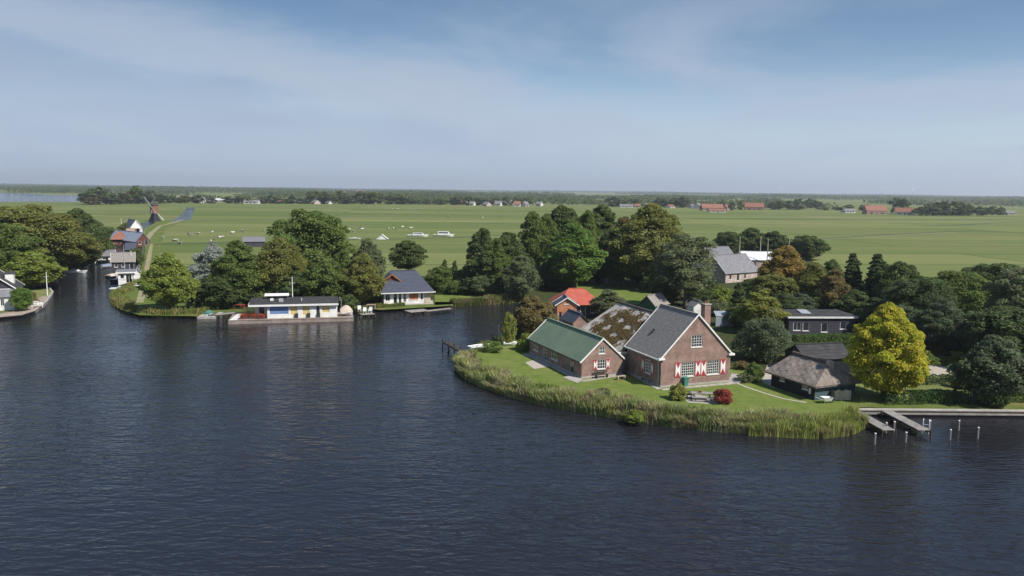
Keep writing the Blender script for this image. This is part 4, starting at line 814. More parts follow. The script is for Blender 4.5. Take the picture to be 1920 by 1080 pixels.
UNDER = random.Random(21)
for grp, lab, pts, cols in [
    ('shrubs behind the houseboat', ' shrub from the left in the shaded undergrowth behind the houseboat', [(372, 577, 30, 44), (398, 579, 24, 40), (430, 577, 30, 46), (462, 573, 36, 50), (492, 571, 34, 50), (520, 570, 40, 54), (548, 570, 36, 50), (575, 570, 38, 54), (604, 570, 40, 54), (632, 572, 44, 50), (660, 571, 40, 46), (700, 568, 36, 44)], ['dark', 'mid', 'deep']),
    ('shrubs along the inlet', ' shrub from the left in the dark undergrowth along the inlet and the bungalow garden', [(850, 551, 26, 44), (880, 552, 36, 50), (905, 554, 40, 54), (930, 555, 44, 54), (955, 553, 40, 50), (990, 545, 50, 56), (1012, 540, 44, 50), (1040, 535, 30, 50), (820, 545, 26, 44)], ['dark', 'mid', 'deep', 'grey']),
    ('shrubs behind the farm lawn', ' shrub from the left in the dark undergrowth behind the farm lawn', [(1090, 532, 40, 60), (1120, 529, 50, 60), (1165, 527, 60, 66), (1195, 531, 60, 66), (1235, 548, 56, 60), (1262, 570, 44, 54), (1310, 575, 36, 50), (1330, 560, 40, 50), (1345, 592, 30, 50), (1385, 612, 40, 54)], ['dark', 'deep', 'grey']),
    ('shrubs in the right wood', ' shrub from the left in the dark undergrowth of the right wood', [(1420, 560, 40, 60), (1470, 596, 50, 66), (1500, 592, 44, 60), (1540, 590, 50, 64), (1600, 600, 60, 70), (1640, 625, 70, 76), (1690, 650, 80, 84), (1735, 660, 70, 80), (1770, 655, 60, 80), (1820, 660, 80, 90), (1850, 676, 70, 90), (1900, 700, 80, 90), (1930, 735, 90, 90), (1890, 735, 60, 70), (1720, 690, 40, 60)], ['dark', 'deep', 'blue', 'mid']),
    ('shrubs in the left wood', ' shrub from the left in the dark undergrowth of the left wood', [(100, 512, 36, 54), (130, 505, 36, 54), (160, 497, 36, 50), (20, 541, 40, 60), (85, 522, 34, 44), (185, 481, 30, 40)], ['dark', 'deep', 'mid'])]:
    for i, (x, y, h, w) in enumerate(sorted(pts)): plant('undergrowth_shrub', ORD[i] + lab, 'shrub', ['mid1', 'mid0', 'mid2'][i % 3] if h > 34 else 'bush%d' % (i % 2), x, y, y - h, w, G[cols[i % len(cols)]], grp)

def hedge(label, p0, p1, w, h, col, dens=60, leaf=.11, n='clipped_hedge'):
    p0, p1 = np.array(p0), np.array(p1); d = p1 - p0; L = np.linalg.norm(d); rz = math.atan2(d[1], d[0])
    t = thing(n, label, 'hedge', p0, rz)
    g = rng; k = int(dens * (2 * h * L + w * L + 2 * h * w)); f = g.choice(3, k, p=np.array([2 * h * L, w * L, 2 * h * w]) / (2 * h * L + w * L + 2 * h * w))
    u = g.random(k) * L; v = (g.random(k) - .5) * w; zz = g.random(k) * h; sg = np.where(g.random(k) < .5, -1., 1.)
    pos = np.stack([np.where(f == 2, np.where(sg < 0, 0, L), u), np.where(f == 0, sg * w / 2, v), np.where(f == 1, h, zz)], 1)
    nr = np.stack([np.where(f == 2, sg, 0), np.where(f == 0, sg, 0), np.where(f == 1, 1., 0.)], 1)
    bumpy = 0.10 * np.sin(u * 2.1 + 1) + 0.08 * np.sin(u * 5.3); pos += nr * (g.normal(size=(k, 1)) * 0.06 + bumpy[:, None] * 0.6)
    pos[:, 2] = np.maximum(pos[:, 2], 0.03); nr = unit(nr + g.normal(size=(k, 3)) * .5 + [0, 0, .2])
    tn = np.repeat((0.72 + 0.5 * g.random(k))[:, None], 3, 1)
    c = ob('foliage', leaf_mesh('hedge', pos, nr, leaf * (.6 + .7 * g.random(k)), tn, LEAF), LEAF, t); c.color = (*col, 1)
    mb = MB()
    for i in range(max(2, int(L / 0.8))):
        x = (i + .5) * L / max(2, int(L / 0.8)); mb.tube([(x, 0, -.1), (x + .05, .03, h * .6), (x, 0, h * .85)], [.05, .035, .015], 5)
    ob('stems', mb, bark, t, kind='stuff')
hedge('clipped green hedge along the quay, right of the golden tree trunk', P(1657, 757), P(1786, 755), 1.1, 1.25, (.06, .11, .025))
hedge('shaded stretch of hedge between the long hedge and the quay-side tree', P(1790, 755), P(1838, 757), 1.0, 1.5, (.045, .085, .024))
hedge('clipped green hedge at the right frame edge behind the quay', P(1878, 753), P(1990, 755), 1.1, 1.35, (.07, .12, .026))
hedge('loose green hedge in front of the black flat-roofed house', P(1487, 655), P(1597, 652), 1.6, 1.9, (.085, .14, .028), 45, .15, 'loose_hedge')
hedge('low dark hedge behind the long quay hedge, edging the gravel drive', P(1700, 722), P(1800, 716), 1.0, 0.9, (.05, .085, .024))
hedge('low hedge by the water, right of the bungalow lawn', P(820, 552), P(905, 553), 1.0, 1.0, (.06, .1, .026), 40, .14)

# reeds and bank plants
def reeds(label, pts, depth, hr, n, cols, name='reed_bed', out=0.25, lean=0.25, bw=0.035, seed=1, zb=WZ, clump=1.2):
    g = np.random.default_rng(seed); q = np.array(S2(pts)); seg = np.linalg.norm(np.diff(q, axis=0), axis=1); cum = np.concatenate([[0], np.cumsum(seg)])
    s = g.random(n) * cum[-1]; i = np.clip(np.searchsorted(cum, s) - 1, 0, len(seg) - 1); f = (s - cum[i]) / seg[i]
    tg = (q[i + 1] - q[i]) / seg[i][:, None]; nn = np.stack([-tg[:, 1], tg[:, 0]], 1); dd = g.random(n)
    wob = 0.75 + 0.35 * np.sin(s * 0.35 + seed) + 0.15 * np.sin(s * 1.1)
    off = -out + (depth * wob + out) * dd; base = q[i] + (q[i + 1] - q[i]) * f[:, None] + nn * off[:, None]
    cell = np.floor(s / clump).astype(int) * 7 + np.floor(off / (clump * .8)).astype(int) * 131
    ck = (np.sin(cell * 12.9898 + seed) * 43758.5453) % 1; ck2 = (np.sin(cell * 78.233 + seed) * 12345.678) % 1
    h = (hr[0] + (hr[1] - hr[0]) * g.random(n)) * (0.7 + 0.55 * ck2)
    z0 = np.where(off < 0.05, zb, 0.0) - 0.05
    ln = g.normal(size=(n, 2)) * lean + (ck2[:, None] - .5) * 0.35; ang = g.random(n) * np.pi; wd = np.stack([np.cos(ang), np.sin(ang)], 1) * (bw * (0.6 + 0.9 * g.random(n)))[:, None]
    v = np.zeros((n, 5, 3)); B = base
    v[:, 0, :2] = B - wd; v[:, 1, :2] = B + wd; v[:, 0, 2] = v[:, 1, 2] = z0
    mid = B + ln * (h * .45)[:, None] * .5; v[:, 2, :2] = mid + wd * .9; v[:, 3, :2] = mid - wd * .9; v[:, 2, 2] = v[:, 3, 2] = z0 + h * .6
    v[:, 4, :2] = B + ln * h[:, None]; v[:, 4, 2] = z0 + h * (1 - .25 * np.minimum(1, (ln ** 2).sum(1)))
    fl = (np.arange(n) * 5)[:, None]; loops = np.concatenate([fl + [0, 1, 2, 3], fl + [3, 2, 4]], 1).reshape(-1)
    me = bpy.data.meshes.new(name); me.vertices.add(n * 5); me.vertices.foreach_set('co', v.reshape(-1).astype(np.float32))
    me.loops.add(n * 7); me.loops.foreach_set('vertex_index', loops.astype(np.int32)); me.polygons.add(n * 2)
    me.polygons.foreach_set('loop_start', (np.arange(n)[:, None] * 7 + [0, 4]).reshape(-1).astype(np.int32)); me.update(calc_edges=True)
    C = np.array(cols); a = np.floor(ck * len(C)).astype(int) % len(C); mixr = g.random(n) < .3; a = np.where(mixr, g.integers(0, len(C), n), a)
    c = np.ones((n, 5, 4), np.float32); c[:, :, :3] = (C[a] * (0.7 + 0.6 * g.random((n, 1))))[:, None, :]
    at = me.attributes.new('tint', 'FLOAT_COLOR', 'POINT'); at.data.foreach_set('color', c.reshape(-1)); me.materials.append(REED)
    return link(name, me, label=label, cat='reeds', kind='stuff')
RC = [(.26, .28, .10), (.35, .335, .16), (.21, .26, .085), (.3, .325, .09), (.3, .245, .15), (.19, .245, .08), (.38, .36, .18)]
reeds('tall grey-green reeds and weeds along the curved bank below the brick house', shore_pen[:13], 2.4, (.6, 1.5), 74000, RC, seed=3, bw=.036, out=.5)
reeds('bright green reeds standing in the water at the right end of the bank', shore_pen[10:-2], 1.2, (.7, 1.4), 26000, [(.26, .3, .07), (.31, .325, .09), (.22, .27, .06), (.32, .29, .13)], out=.9, lean=.14, seed=5, bw=.03)
reeds('low weeds and grass edging the lawn behind the reeds', [(x, y - 13) for x, y in shore_pen[1:13]], 2.2, (.15, .6), 14000, [(.13, .17, .035), (.17, .18, .05), (.11, .15, .03)], name='bank_grass', seed=8, bw=.05)
reeds('yellow-green weeds round the grassy tip by the channel', shore_mid[3:11], 2.6, (.4, 1.1), 12000, [(.2, .21, .045), (.16, .19, .04), (.24, .21, .08), (.13, .15, .05)], seed=9, name='bank_weeds', bw=.05)
reeds('brown and green reeds along the bank right of the bungalow jetty', shore_mid[17:20], 3.4, (.5, 1.2), 11000, [(.19, .17, .07), (.15, .165, .05), (.22, .18, .1), (.12, .15, .04)], seed=10, bw=.06)
reeds('low bank grass between the houseboat and the bungalow jetty', shore_mid[14:17], 1.4, (.3, .8), 5000, [(.17, .18, .05), (.13, .16, .04)], seed=12, name='bank_grass')
reeds('weeds on the inlet bank behind the dark jetty', shore_mid[20:], 1.5, (.3, .9), 6000, [(.14, .18, .035), (.1, .14, .03), (.18, .18, .06)], seed=13, name='bank_weeds')
# leafy plants scattered in the reed bed
for i, (x, y, hh, w, c, what) in enumerate([(1030, 742, 18, 26, 'fresh', 'bright green leafy plant in the reeds below the wing gable'), (1045, 757, 20, 20, 'ygreen', 'yellow-green plant at the waterline below the wing gable'),
        (1075, 762, 18, 24, 'mid', 'green plant at the waterline left of the low garden bench'), (895, 705, 22, 40, 'grey', 'grey-green bushy plant at the left bend of the reed bank'),
        (1145, 776, 20, 22, 'ygreen', 'yellow-green plant at the waterline below the house corner'), (1190, 790, 22, 40, 'lime', 'bright lime-green plant overhanging the water below the house corner'),
        (960, 728, 22, 34, 'olive', 'olive plant in the left part of the reed bank'), (1130, 752, 26, 40, 'grey', 'greyish tall plant in the reeds below the lawn'), (925, 712, 24, 44, 'rust', 'brown seed-headed plant in the left part of the reed bank'),
        (1250, 778, 20, 34, 'grey', 'grey plant in the reeds below the yellow-green round bush'), (1385, 795, 18, 34, 'olive', 'olive plant in the reeds right of the red bush'), (1180, 765, 26, 36, 'rust', 'pinkish-brown seed-headed plant in the reeds below the house corner')]):
    plant('bank_plant', what, 'plant', 'loose' if c in ('grey', 'rust', 'olive') else 'bush0', x, y, y - hh, w, G[c], z=-0.1)

# ------------------------------------------------------------------ on the water
def jetty(label, p0, p1, w, z=.18, posts=(), m=None, rail=None, name='jetty'):
    p0, p1 = np.array(p0), np.array(p1); d = p1 - p0; L = float(np.linalg.norm(d[:2])); T = thing(name, label, 'jetty', (p0[0], p0[1], 0), math.atan2(d[1], d[0]))
    mb = MB(); n = max(4, int(L / .17)); g = random.Random(int(L * 100))
    for i in range(n):
        x = i * L / n; j = g.uniform(-.02, .02); zz = z + g.uniform(-.006, .006); mb.box(x + .008, x + L / n - .008, -w / 2 + j, w / 2 + j, zz - .05, zz)
    ob('deck_planks', mb, m or grey_wood, T, kind='stuff')
    for s in (-1, 1): ob('bearer', MB().box(0, L, s * w * .38 - .06, s * w * .38 + .06, z - .24, z - .06), dark_wood, T)
    k = max(2, int(L / 2.2))
    for i in range(k + 1):
        for s in (-1, 1): ob('pile', MB().tube([(L * i / k, s * (w / 2 + .07), -1.4), (L * i / k, s * (w / 2 + .07), z + (posts[i % len(posts)] if posts else -.02))], .075, 7), dark_wood, T)
    return T
jetty('left of the two slanting grey jetties at the right quay, beside the bright reeds', P(1603, 771, .18), P(1667, 806, .18), 1.15)
jetty('right slanting grey jetty at the right quay, with a ladder at its end', P(1664, 770, .18), P(1733, 806, .18), 1.1)
ladder = thing('swim_ladder', 'small white ladder at the end of the right slanting jetty', 'ladder', P(1736, 804, 0), rad(-30))
for s in (-.25, .25): ob('rail', MB().tube([(s, 0, -.9), (s, 0, .75), (s, .3, .85), (s, .5, .6)], .03, 6), white, ladder)
for zz in (-.5, -.2, .1, .4): ob('rung', MB().tube([(-.25, 0, zz), (.25, 0, zz)], .025, 6), white, ladder)
# quay edge: capping boards above, a waling below
a, az_, L_ = span(1606, 770, 1985, 773.5)
T = thing('quay_edge', 'long pale timber quay edge along the water at the right', 'quay', a, az_)
n = int(L_ / 2.4)
for i in range(n): ob('capping_board', MB().box(i * L_ / n + .01, (i + 1) * L_ / n - .01, -.12, .5, .06, .14), concrete, T)
for i in range(n): ob('waling', MB().box(i * L_ / n + .01, (i + 1) * L_ / n - .01, -.4, -.22, -.26, -.12), grey_wood, T)
mb = MB().box(0, L_, -.2, -.1, -1.2, .055); ob('sheet_wall', mb, dark_wood, T)
def post(label, x, y, top, r=.085, m=None, z=WZ, name='mooring_post'):
    b = P(x, y, z); h = tall(b, top); T = thing(name, label, 'post', (b[0], b[1], z), 0, None)
    ob('shaft', MB().tube([(0, 0, -1.2), (0, 0, (h - z) * .5), (0, 0, h - z)], [r, r, r * .92], 8), m or grey_wood, T); ob('cap', MB().tube([(0, 0, h - z), (0, 0, h - z + .06)], [r * 1.25, r * .8], 8), white, T)
for x, y, t_, nm in [(1640, 833, 813, 'mooring post in the water nearest the reeds, left of all'), (1698, 829, 811, 'mooring post in the water between the two slanting jetties, nearest the camera'), (1676, 808, 791, 'post at the tip of the left slanting jetty'), (1661, 811, 793, 'thinner post at the left corner of the left slanting jetty'),
        (1743, 806, 789, 'post just right of the ladder at the right slanting jetty'), (1781, 825, 806, 'mooring post standing nearest the camera right of the jetties'), (1797, 807, 789, 'mooring post nearest the quay right of the jetties'), (1833, 822, 802, 'rightmost mooring post in the dark water')]: post(nm, x, y, t_)
post('pale wooden post on the inlet bank behind the dark jetty', 935, 644, 611, .09, pale_wood, 0, 'wooden_post')
jetty('dark weathered jetty with upright boards at the inlet mouth', P(836, 640, .55), P(882, 666, .55), .8, .5, (.45, .3, .5), dark_wood)

def hull_mb(L, B, H, sheer=.25, fl=.75, tr=.7, n=12):
    """lofted hull: x from stern 0 to bow L"""
    mb = MB(); vs = []
    for i in range(n + 1):
        t = i / n; w = B / 2 * (tr + (1 - tr) * min(1, t * 3)) * (1 - max(0, (t - .45) / .55) ** 2.2); w = max(w, .02); top = H * (1 + sheer * t ** 2); x = L * t
        for s, zz in ((-1, top), (-fl, H * .25), (-.35, -.12), (0, -.25), (.35, -.12), (fl, H * .25), (1, top)): vs.append((x - (.12 * L * (1 - (zz + .25) / (top + .25)) if t > .85 else 0) * t, s * w, zz))
    k = 7; mb.add(vs, [(i * k + j, (i + 1) * k + j, (i + 1) * k + j + 1, i * k + j + 1) for i in range(n) for j in range(k - 1)] + [tuple(range(k))])
    dk = [(vs[i * k][0], vs[i * k][1], vs[i * k][2] - .05) for i in range(n + 1)] + [(vs[i * k + 6][0], vs[i * k + 6][1], vs[i * k + 6][2] - .05) for i in range(n + 1)]
    mb.add(dk, [(i, n + 1 + i, n + 2 + i, i + 1) for i in range(n)]); return mb
def boat(name, label, at, rz, L, B, H, hm=None, cabin=None, cover=None, mast=None, seats=0, z=WZ, cat='boat', group=None):
    T = thing(name, label, cat, (at[0], at[1], z), rz, group); ob('hull', hull_mb(L, B, H), hm or gel, T, True)
    ob('rub_rail', MB().box(.02, L * .45, -B / 2 - .03, -B / 2 + .03, H - .1, H - .02), white, T)
    if cabin:
        x0, x1, ch = cabin; c = MB(); b = B * .36; c.add([(x0 * L, -b, H * .9), (x1 * L, -b * .8, H * .95), (x1 * L, b * .8, H * .95), (x0 * L, b, H * .9), (x0 * L + .05, -b * .9, H + ch), ((x1 - .1) * L, -b * .7, H + ch), ((x1 - .1) * L, b * .7, H + ch), (x0 * L + .05, b * .9, H + ch)], [(3, 2, 1, 0), (4, 5, 6, 7), (0, 1, 5, 4), (1, 2, 6, 5), (2, 3, 7, 6), (3, 0, 4, 7)])
        cb = ob('cabin', c, gel, T)
        for s in (-1, 1):
            w_ = MB().add([((x0 + .03) * L, s * (b * .965 + .01), H + ch * .35), ((x1 - .1) * L, s * (b * .83 + .01), H + ch * .35), ((x1 - .12) * L, s * (b * .79 + .01), H + ch * .85), ((x0 + .03) * L, s * (b * .925 + .01), H + ch * .85)], [(0, 1, 2, 3)]); ob('window', w_, glass, cb)
    if cover:
        m_, x0, x1, ch = cover; c = MB(); vs = []; n = 8
        for i in range(n + 1):
            t = x0 + (x1 - x0) * i / n; w = B / 2 * 1.02 * (1 - max(0, (t - .45) / .55) ** 2.2); hh = ch * math.sin(math.pi * min(1, max(.12, i / n * .9 + .08))) ** .6
            for a_ in range(7):
                an = math.pi * a_ / 6; vs.append((L * t, w * math.cos(an), H * (1 + .2 * t * t) + hh * math.sin(an) - .02))
        c.add(vs, [(i * 7 + j, (i + 1) * 7 + j, (i + 1) * 7 + j + 1, i * 7 + j + 1) for i in range(n) for j in range(6)] + [tuple(range(7)), tuple(n * 7 + 6 - j for j in range(7))]); ob('cover', c, m_, T)
    for i in range(seats): ob('seat', MB().box(L * (.22 + .25 * i), L * (.22 + .25 * i) + .25, -B * .4, B * .4, H * .62, H * .7), pale_wood, T)
    if mast: ob('mast', MB().tube([(L * .55, 0, H * .5), (L * .55, 0, mast)], [.09, .05], 8), steel, T); ob('boom', MB().tube([(L * .52, 0, H + 1.0), (L * .08, 0, H + 1.1)], .06, 6), white, T)
    return T
boat('rowing_boat', 'low white rowing boat on the bank beside the dark jetty', P(879, 656, .1), rad(32), 3.4, 1.3, .45, seats=2, z=.12)
boat('rowing_boat', 'small white boat under the autumn tree on the inlet bank', P(943, 648), rad(12), 2.4, 1.1, .4, seats=1, z=0.05)
boat('covered_boat', 'boat under a dark red cover moored at the left terrace', P(54, 541, WZ), rad(14), 6.2, 2.3, .75, hull_d, cover=(canvas_r, .02, .92, .75))
boat('sailing_boat', 'sailing boat with a dark hull and a tall mast moored in the channel', P(211, 531, WZ), rad(78), 7.5, 2.5, .8, hull_d, cabin=(.3, .75, .5), mast=tall(P(216, 524), 455))
boat('motor_boat', 'white open motor boat at the tip of the channel bank', P(207, 546, WZ), rad(10), 4.6, 1.9, .65, cabin=(.35, .7, .35), seats=1)
boat('motor_boat', 'white cabin boat moored under the trees on the left bank of the channel', P(118, 513, WZ), rad(22), 5.5, 2.1, .6, cabin=(.3, .7, .5))
boat('motor_boat', 'boat with a blue-grey cover in the middle of the channel, before the low boathouse', P(188, 503, WZ), rad(60), 5, 2, .6, cover=(canvas_b, .02, .9, .5))
boat('motor_boat', 'white boat moored at the dyke between the white boathouse and the hut', P(250, 540, WZ), rad(70), 4.2, 1.7, .6, cabin=(.3, .65, .4))
boat('motor_boat', 'dark-hulled boat with a pale cover beside the sailing boat in the channel', P(201, 522, WZ), rad(75), 5.0, 1.9, .6, hull_d, cover=(canvas_w, .05, .85, .4))
boat('cruiser', 'long low white cruiser in the meadow ditch, left of the two', P(764, 444, 0), rad(8), 9.5, 3, 1.0, cabin=(.25, .8, .9), z=-.1, group='cruisers in the meadow ditch')
boat('cruiser', 'white cabin cruiser in the meadow ditch, right of the two', P(813, 443.5, 0), rad(4), 9.5, 3.0, 1.1, cabin=(.2, .8, 1.3), z=-.1, group='cruisers in the meadow ditch')
boat('motor_boat', 'white speedboat in the meadow ditch between the shelter and the cruisers', P(655, 448, 0), rad(2), 5, 2, .5, cabin=(.3, .6, .3), z=-.1)

# houseboat
a, az_, L_ = span(428, 607, 663, 601.5); a = P(428, 608, WZ); b_ = P(663, 602, WZ); az_ = math.atan2(b_[1] - a[1], b_[0] - a[0]); L_ = float(np.linalg.norm(b_ - a))
T = thing('houseboat', 'long white houseboat with a dark flat roof moored on the middle shore', 'houseboat', a, az_); Dk = .62
hb = MB().box(0, L_, 0, 6.2, -.4, Dk - .06); ob('hull', hb, blush, T)
dk = MB(); nb = int(L_ / .4)
for i in range(nb): dk.box(i * L_ / nb + .006, (i + 1) * L_ / nb - .006, -.06, 6.2, Dk - .06, Dk)
ob('deck_planks', dk, blush, T, kind='stuff')
s_ = L_ / 235.0; X0 = lambda p: (p - 428) * s_
cw = Wall((X0(499), 1.0, Dk), (1, 0)); cl = X0(632) - X0(499); wn = [(X0(503) - X0(499), .62, X0(539) - X0(503), 1.35), (X0(542) - X0(499), .4, 1.15, 1.6), (X0(565) - X0(499), .35, 1.15, 1.65), (X0(591) - X0(499), .35, .6, 1.65), (X0(602) - X0(499), .72, X0(617) - X0(602), 1.25)]
mb = MB(); wall_face(mb, cw, [(0, 0), (cl, 0), (cl, 2.2), (0, 2.2)], wn)
wr = Wall((X0(632), 1.0, Dk), (0, 1)); wall_face(mb, wr, [(0, 0), (4.6, 0), (4.6, 2.2), (0, 2.2)], []); wl = Wall((X0(499), 5.6, Dk), (0, -1)); wall_face(mb, wl, [(0, 0), (4.6, 0), (4.6, 2.2), (0, 2.2)], [(3.3, .1, .9, 1.9)])
wk = Wall((X0(632), 5.6, Dk), (-1, 0)); wall_face(mb, wk, [(0, 0), (X0(632) - X0(475), 0), (X0(632) - X0(475), 2.2), (0, 2.2)], [])
wp = Wall((X0(475), 2.6, Dk), (1, 0)); wall_face(mb, wp, [(0, 0), (X0(499) - X0(475), 0), (X0(499) - X0(475), 2.2), (0, 2.2)], [(.55, .45, .95, 1.5)]); wq = Wall((X0(475), 5.6, Dk), (0, -1)); wall_face(mb, wq, [(0, 0), (3, 0), (3, 2.2), (0, 2.2)], [])
ob('cabin_wall', mb, white, T)
for x, (nx, ny, gm) in zip(wn, ((1, 1, blue_c), (1, 1, yellow_c), (2, 1, yellow_c), (1, 1, glass), (2, 1, yellow_c))): window(T, cw, *x, nx, ny, gm=gm, sill=False, fr=.05)
window(T, wl, 3.3, .1, .9, 1.9, 1, 1, sill=False, name='door'); window(T, wp, .55, .45, .95, 1.5, 1, 1, sill=False)
for u in (X0(551) - X0(499), X0(574) - X0(499), X0(593) - X0(499)):
    f = MB(); cw.box(f, u, u + .5, .02, .75, .004, .32); pb = ob('planter', f, bitumen, T)
rx0, rx1 = X0(465), X0(634); rf = MB(); rf.slab([(rx0, .55, Dk + 2.3), (rx1, .55, Dk + 2.3), (rx1, 6.4, Dk + 2.75), (rx0, 6.4, Dk + 2.75)], .2); R = ob('roof', rf, bitumen, T)
ob('fascia', MB().box(rx0 - .03, rx1 + .03, .48, .545, Dk + 2.02, Dk + 2.33), white, R); ob('fascia', MB().box(rx0 - .05, rx0 - .004, .55, 6.4, Dk + 2.15, Dk + 2.45), white, R)
ob('roof_box', MB().box(X0(520), X0(528), 2.5, 3.4, Dk + 2.45, Dk + 2.95), steel, R); ob('roof_box', MB().box(X0(503), X0(509), 3.6, 4.3, Dk + 2.5, Dk + 2.85), white, R); ob('vent_pipe', MB().tube([(X0(563), 3, Dk + 2.4), (X0(563), 3, Dk + 3.0)], .12, 8), steel, R)
pl = MB(); pl.slab([(X0(491), 4.9, Dk + 3.2), (X0(538), 4.9, Dk + 3.2), (X0(538), 6.1, Dk + 3.45), (X0(491), 6.1, Dk + 3.45)], .08); sp = ob('roof_panel', pl, white, R)
for x in (494, 515, 535): ob('strut', MB().tube([(X0(x), 5.5, Dk + 2.6), (X0(x), 5.5, Dk + 3.3)], .04, 6), steel, sp)
rp = MB(); rp.slab([(X0(430), .15, Dk + .04), (X0(443), .15, Dk + .04), (X0(449), 6.0, Dk + .1), (X0(437), 6.0, Dk + .1)], .06); ob('gangplank', rp, white, T, label='broad white gangplank at the left end of the deck')
rl = MB(); rl.tube([(X0(637), .3, Dk), (X0(637), .3, Dk + .95), (X0(641), .3, Dk + .95), (X0(641), .3, Dk)], .04, 6); ob('railing', rl, red_paint, T)
boat('covered_dinghy', 'beige tarpaulin-covered dinghy on the right end of the houseboat deck', (a[0] + math.cos(az_) * X0(638) - math.sin(az_) * 2.2, a[1] + math.sin(az_) * X0(638) + math.cos(az_) * 2.2), az_ + .05, 2.1, 1.9, .35, cover=(canvas_w, .0, .95, 1.15), z=WZ + Dk + .25)
dish = thing('satellite_dish', 'white satellite dish on the bank at the right end of the houseboat', 'dish', P(640, 588), rad(-60)); hz = tall(P(640, 588), 560)
ob('pole', MB().tube([(0, 0, 0), (0, 0, hz)], .04, 6), steel, dish); dm = MB(); vs = [(0, 0, 0)] + [(.38 * math.cos(k * .524), -.14, .38 * math.sin(k * .524)) for k in range(12)]; dm.add(vs, [(0, 1 + k, 1 + (k + 1) % 12) for k in range(12)] + [(0, 1 + (k + 1) % 12, 1 + k) for k in range(12)]); d_ = ob('dish', dm, white, dish); d_.location = (0, -.1, hz)
for i, (x, yy, nm) in enumerate([(455, 1.2, 'left'), (471, 1.4, 'middle'), (488, .8, 'right')]):
    c_, s2 = math.cos(az_), math.sin(az_); u, v = X0(x), yy; T2 = thing('flower_box', 'box of orange-red flowers on the houseboat foredeck, %s of three' % nm, 'flower box', (a[0] + c_ * u - s2 * v, a[1] + s2 * u + c_ * v, WZ + Dk), az_, 'flower boxes on the houseboat')
    ob('box', MB().box(-.55, .55, -.3, .3, 0, .35), red_wood, T2); k = 420; q = rng.normal(size=(k, 3)) * [.34, .2, .16] + [0, 0, .55]; fl = ob('flowers', leaf_mesh('flowers', q, unit(rng.normal(size=(k, 3)) + [0, 0, .6]), .07 * np.ones(k), np.tile([[1., 1, 1]], (k, 1)) * (.6 + .8 * rng.random((k, 1))), LEAF), LEAF, T2); fl.color = (.5, .11, .03, 1)
def flagpole(label, x, y, top, arms=True, z=0.0, name='flagpole'):
    b = P(x, y, z); h = tall(b, top) - z; T = thing(name, label, 'pole', b); ob('shaft', MB().tube([(0, 0, -.2), (0, 0, h)], [.11, .06], 8), white, T); ob('finial', MB().tube([(0, 0, h), (0, 0, h + .12)], [.09, .02], 8), steel, T)
    if arms: ob('crosstree', MB().tube([(-.55, 0, h * .82), (.55, 0, h * .82)], .03, 6), white, T)
flagpole('tall white pole with a crosstree behind the houseboat', 549, 580, 520); flagpole('white pole on the left terrace beside the red-covered boat', 89, 554, 511)
flagpole('white pole beside the dark channel boathouse, at the dyke side', 247, 505, 470, False, name='channel_pole'); flagpole('pale pole at the back of the low grey boathouse on the channel', 190, 492, 459, True, name='channel_pole')
flagpole('white mast rising above the low trees at the channel head', 228, 430, 409, False, name='channel_pole'); flagpole('thin mast beside the white house farthest up the channel', 249, 432, 410, False, name='channel_pole')
# floating dock with a dinghy
a = P(370, 598, WZ); T = thing('floating_dock', 'pale U-shaped floating dock left of the houseboat', 'dock', a, rad(6))
for x0, x1, y0, y1 in ((0, .9, 0, 5), (.92, 2.2, 0, .5), (2.22, 2.9, 0, 5)): ob('float', MB().box(x0, x1, y0, y1, -.2, .38), concrete, T)
boat('dinghy', 'small dinghy with a grey-green cover inside the floating dock', P(386, 594, WZ), rad(84), 2.6, 1.1, .45, cover=(plast, .0, .8, .55))
jetty('low grey landing stage on the bank between the floating dock and the gangplank', P(402, 590, .1), P(440, 586, .1), 1.2, .12)
jetty('pale L-shaped landing stage, broad left part, below the bungalow', P(764, 584, .1), P(800, 581, .1), 2.6, .12, name='landing_stage'); jetty('narrow pale jetty running right from the landing stage below the bungalow', P(797, 583.5, .1), P(846, 578, .1), 1.1, .14, (.0, .0, .55))
jetty('small fishing platform under the white garden chairs', P(676, 589, .1), P(700, 587.5, .1), 1.8, .12, name='platform')
def chair(label, at, rz, m, z=0.0, grp=None):
    T = thing('garden_chair', label, 'chair', (at[0], at[1], z), rz, grp); ob('seat', MB().box(-.28, .28, -.28, .28, .4, .46), m, T); ob('backrest', MB().slab([(-.28, .28, .46), (.28, .28, .46), (.28, .42, 1.0), (-.28, .42, 1.0)], .05), m, T)
    for sx in (-.24, .24):
        for sy in (-.24, .24): ob('leg', MB().box(sx - .03, sx + .03, sy - .03, sy + .03, 0, .4), m, T)
    for sx in (-.31, .31): ob('armrest', MB().box(sx - .04, sx + .04, -.28, .3, .62, .67), m, T)
chair('white garden chair on the fishing platform, left of two', P(684, 587.5, .14), rad(10), white, .13); chair('white garden chair on the fishing platform, right of two', P(694, 586.7, .14), rad(-8), white, .13); chair('white garden chair on the bank left of the fishing platform', P(674, 584), rad(15), white)
def table(label, at, rz, m, w=1.5, d=.8, h=.74, name='garden_table', z=0.0):
    T = thing(name, label, 'table', (at[0], at[1], z), rz); ob('tabletop', MB().box(-w / 2, w / 2, -d / 2, d / 2, h - .05, h), m, T)
    for sx in (-1, 1):
        for sy in (-1, 1): ob('leg', MB().box(sx * (w / 2 - .08) - .04, sx * (w / 2 - .08) + .04, sy * (d / 2 - .08) - .04, sy * (d / 2 - .08) + .04, 0, h - .05), m, T)
    return T
pk = mat('faded_pink_wood', (.42, .27, .26), (.33, .21, .2), 2, .8); table('small pinkish garden table on the bank behind the white chairs', P(696, 579), rad(5), pk, 1.6, .8, .8); table('pinkish table on the terrace in front of the bungalow', P(730, 568), 0, pk, 1.3, .8)
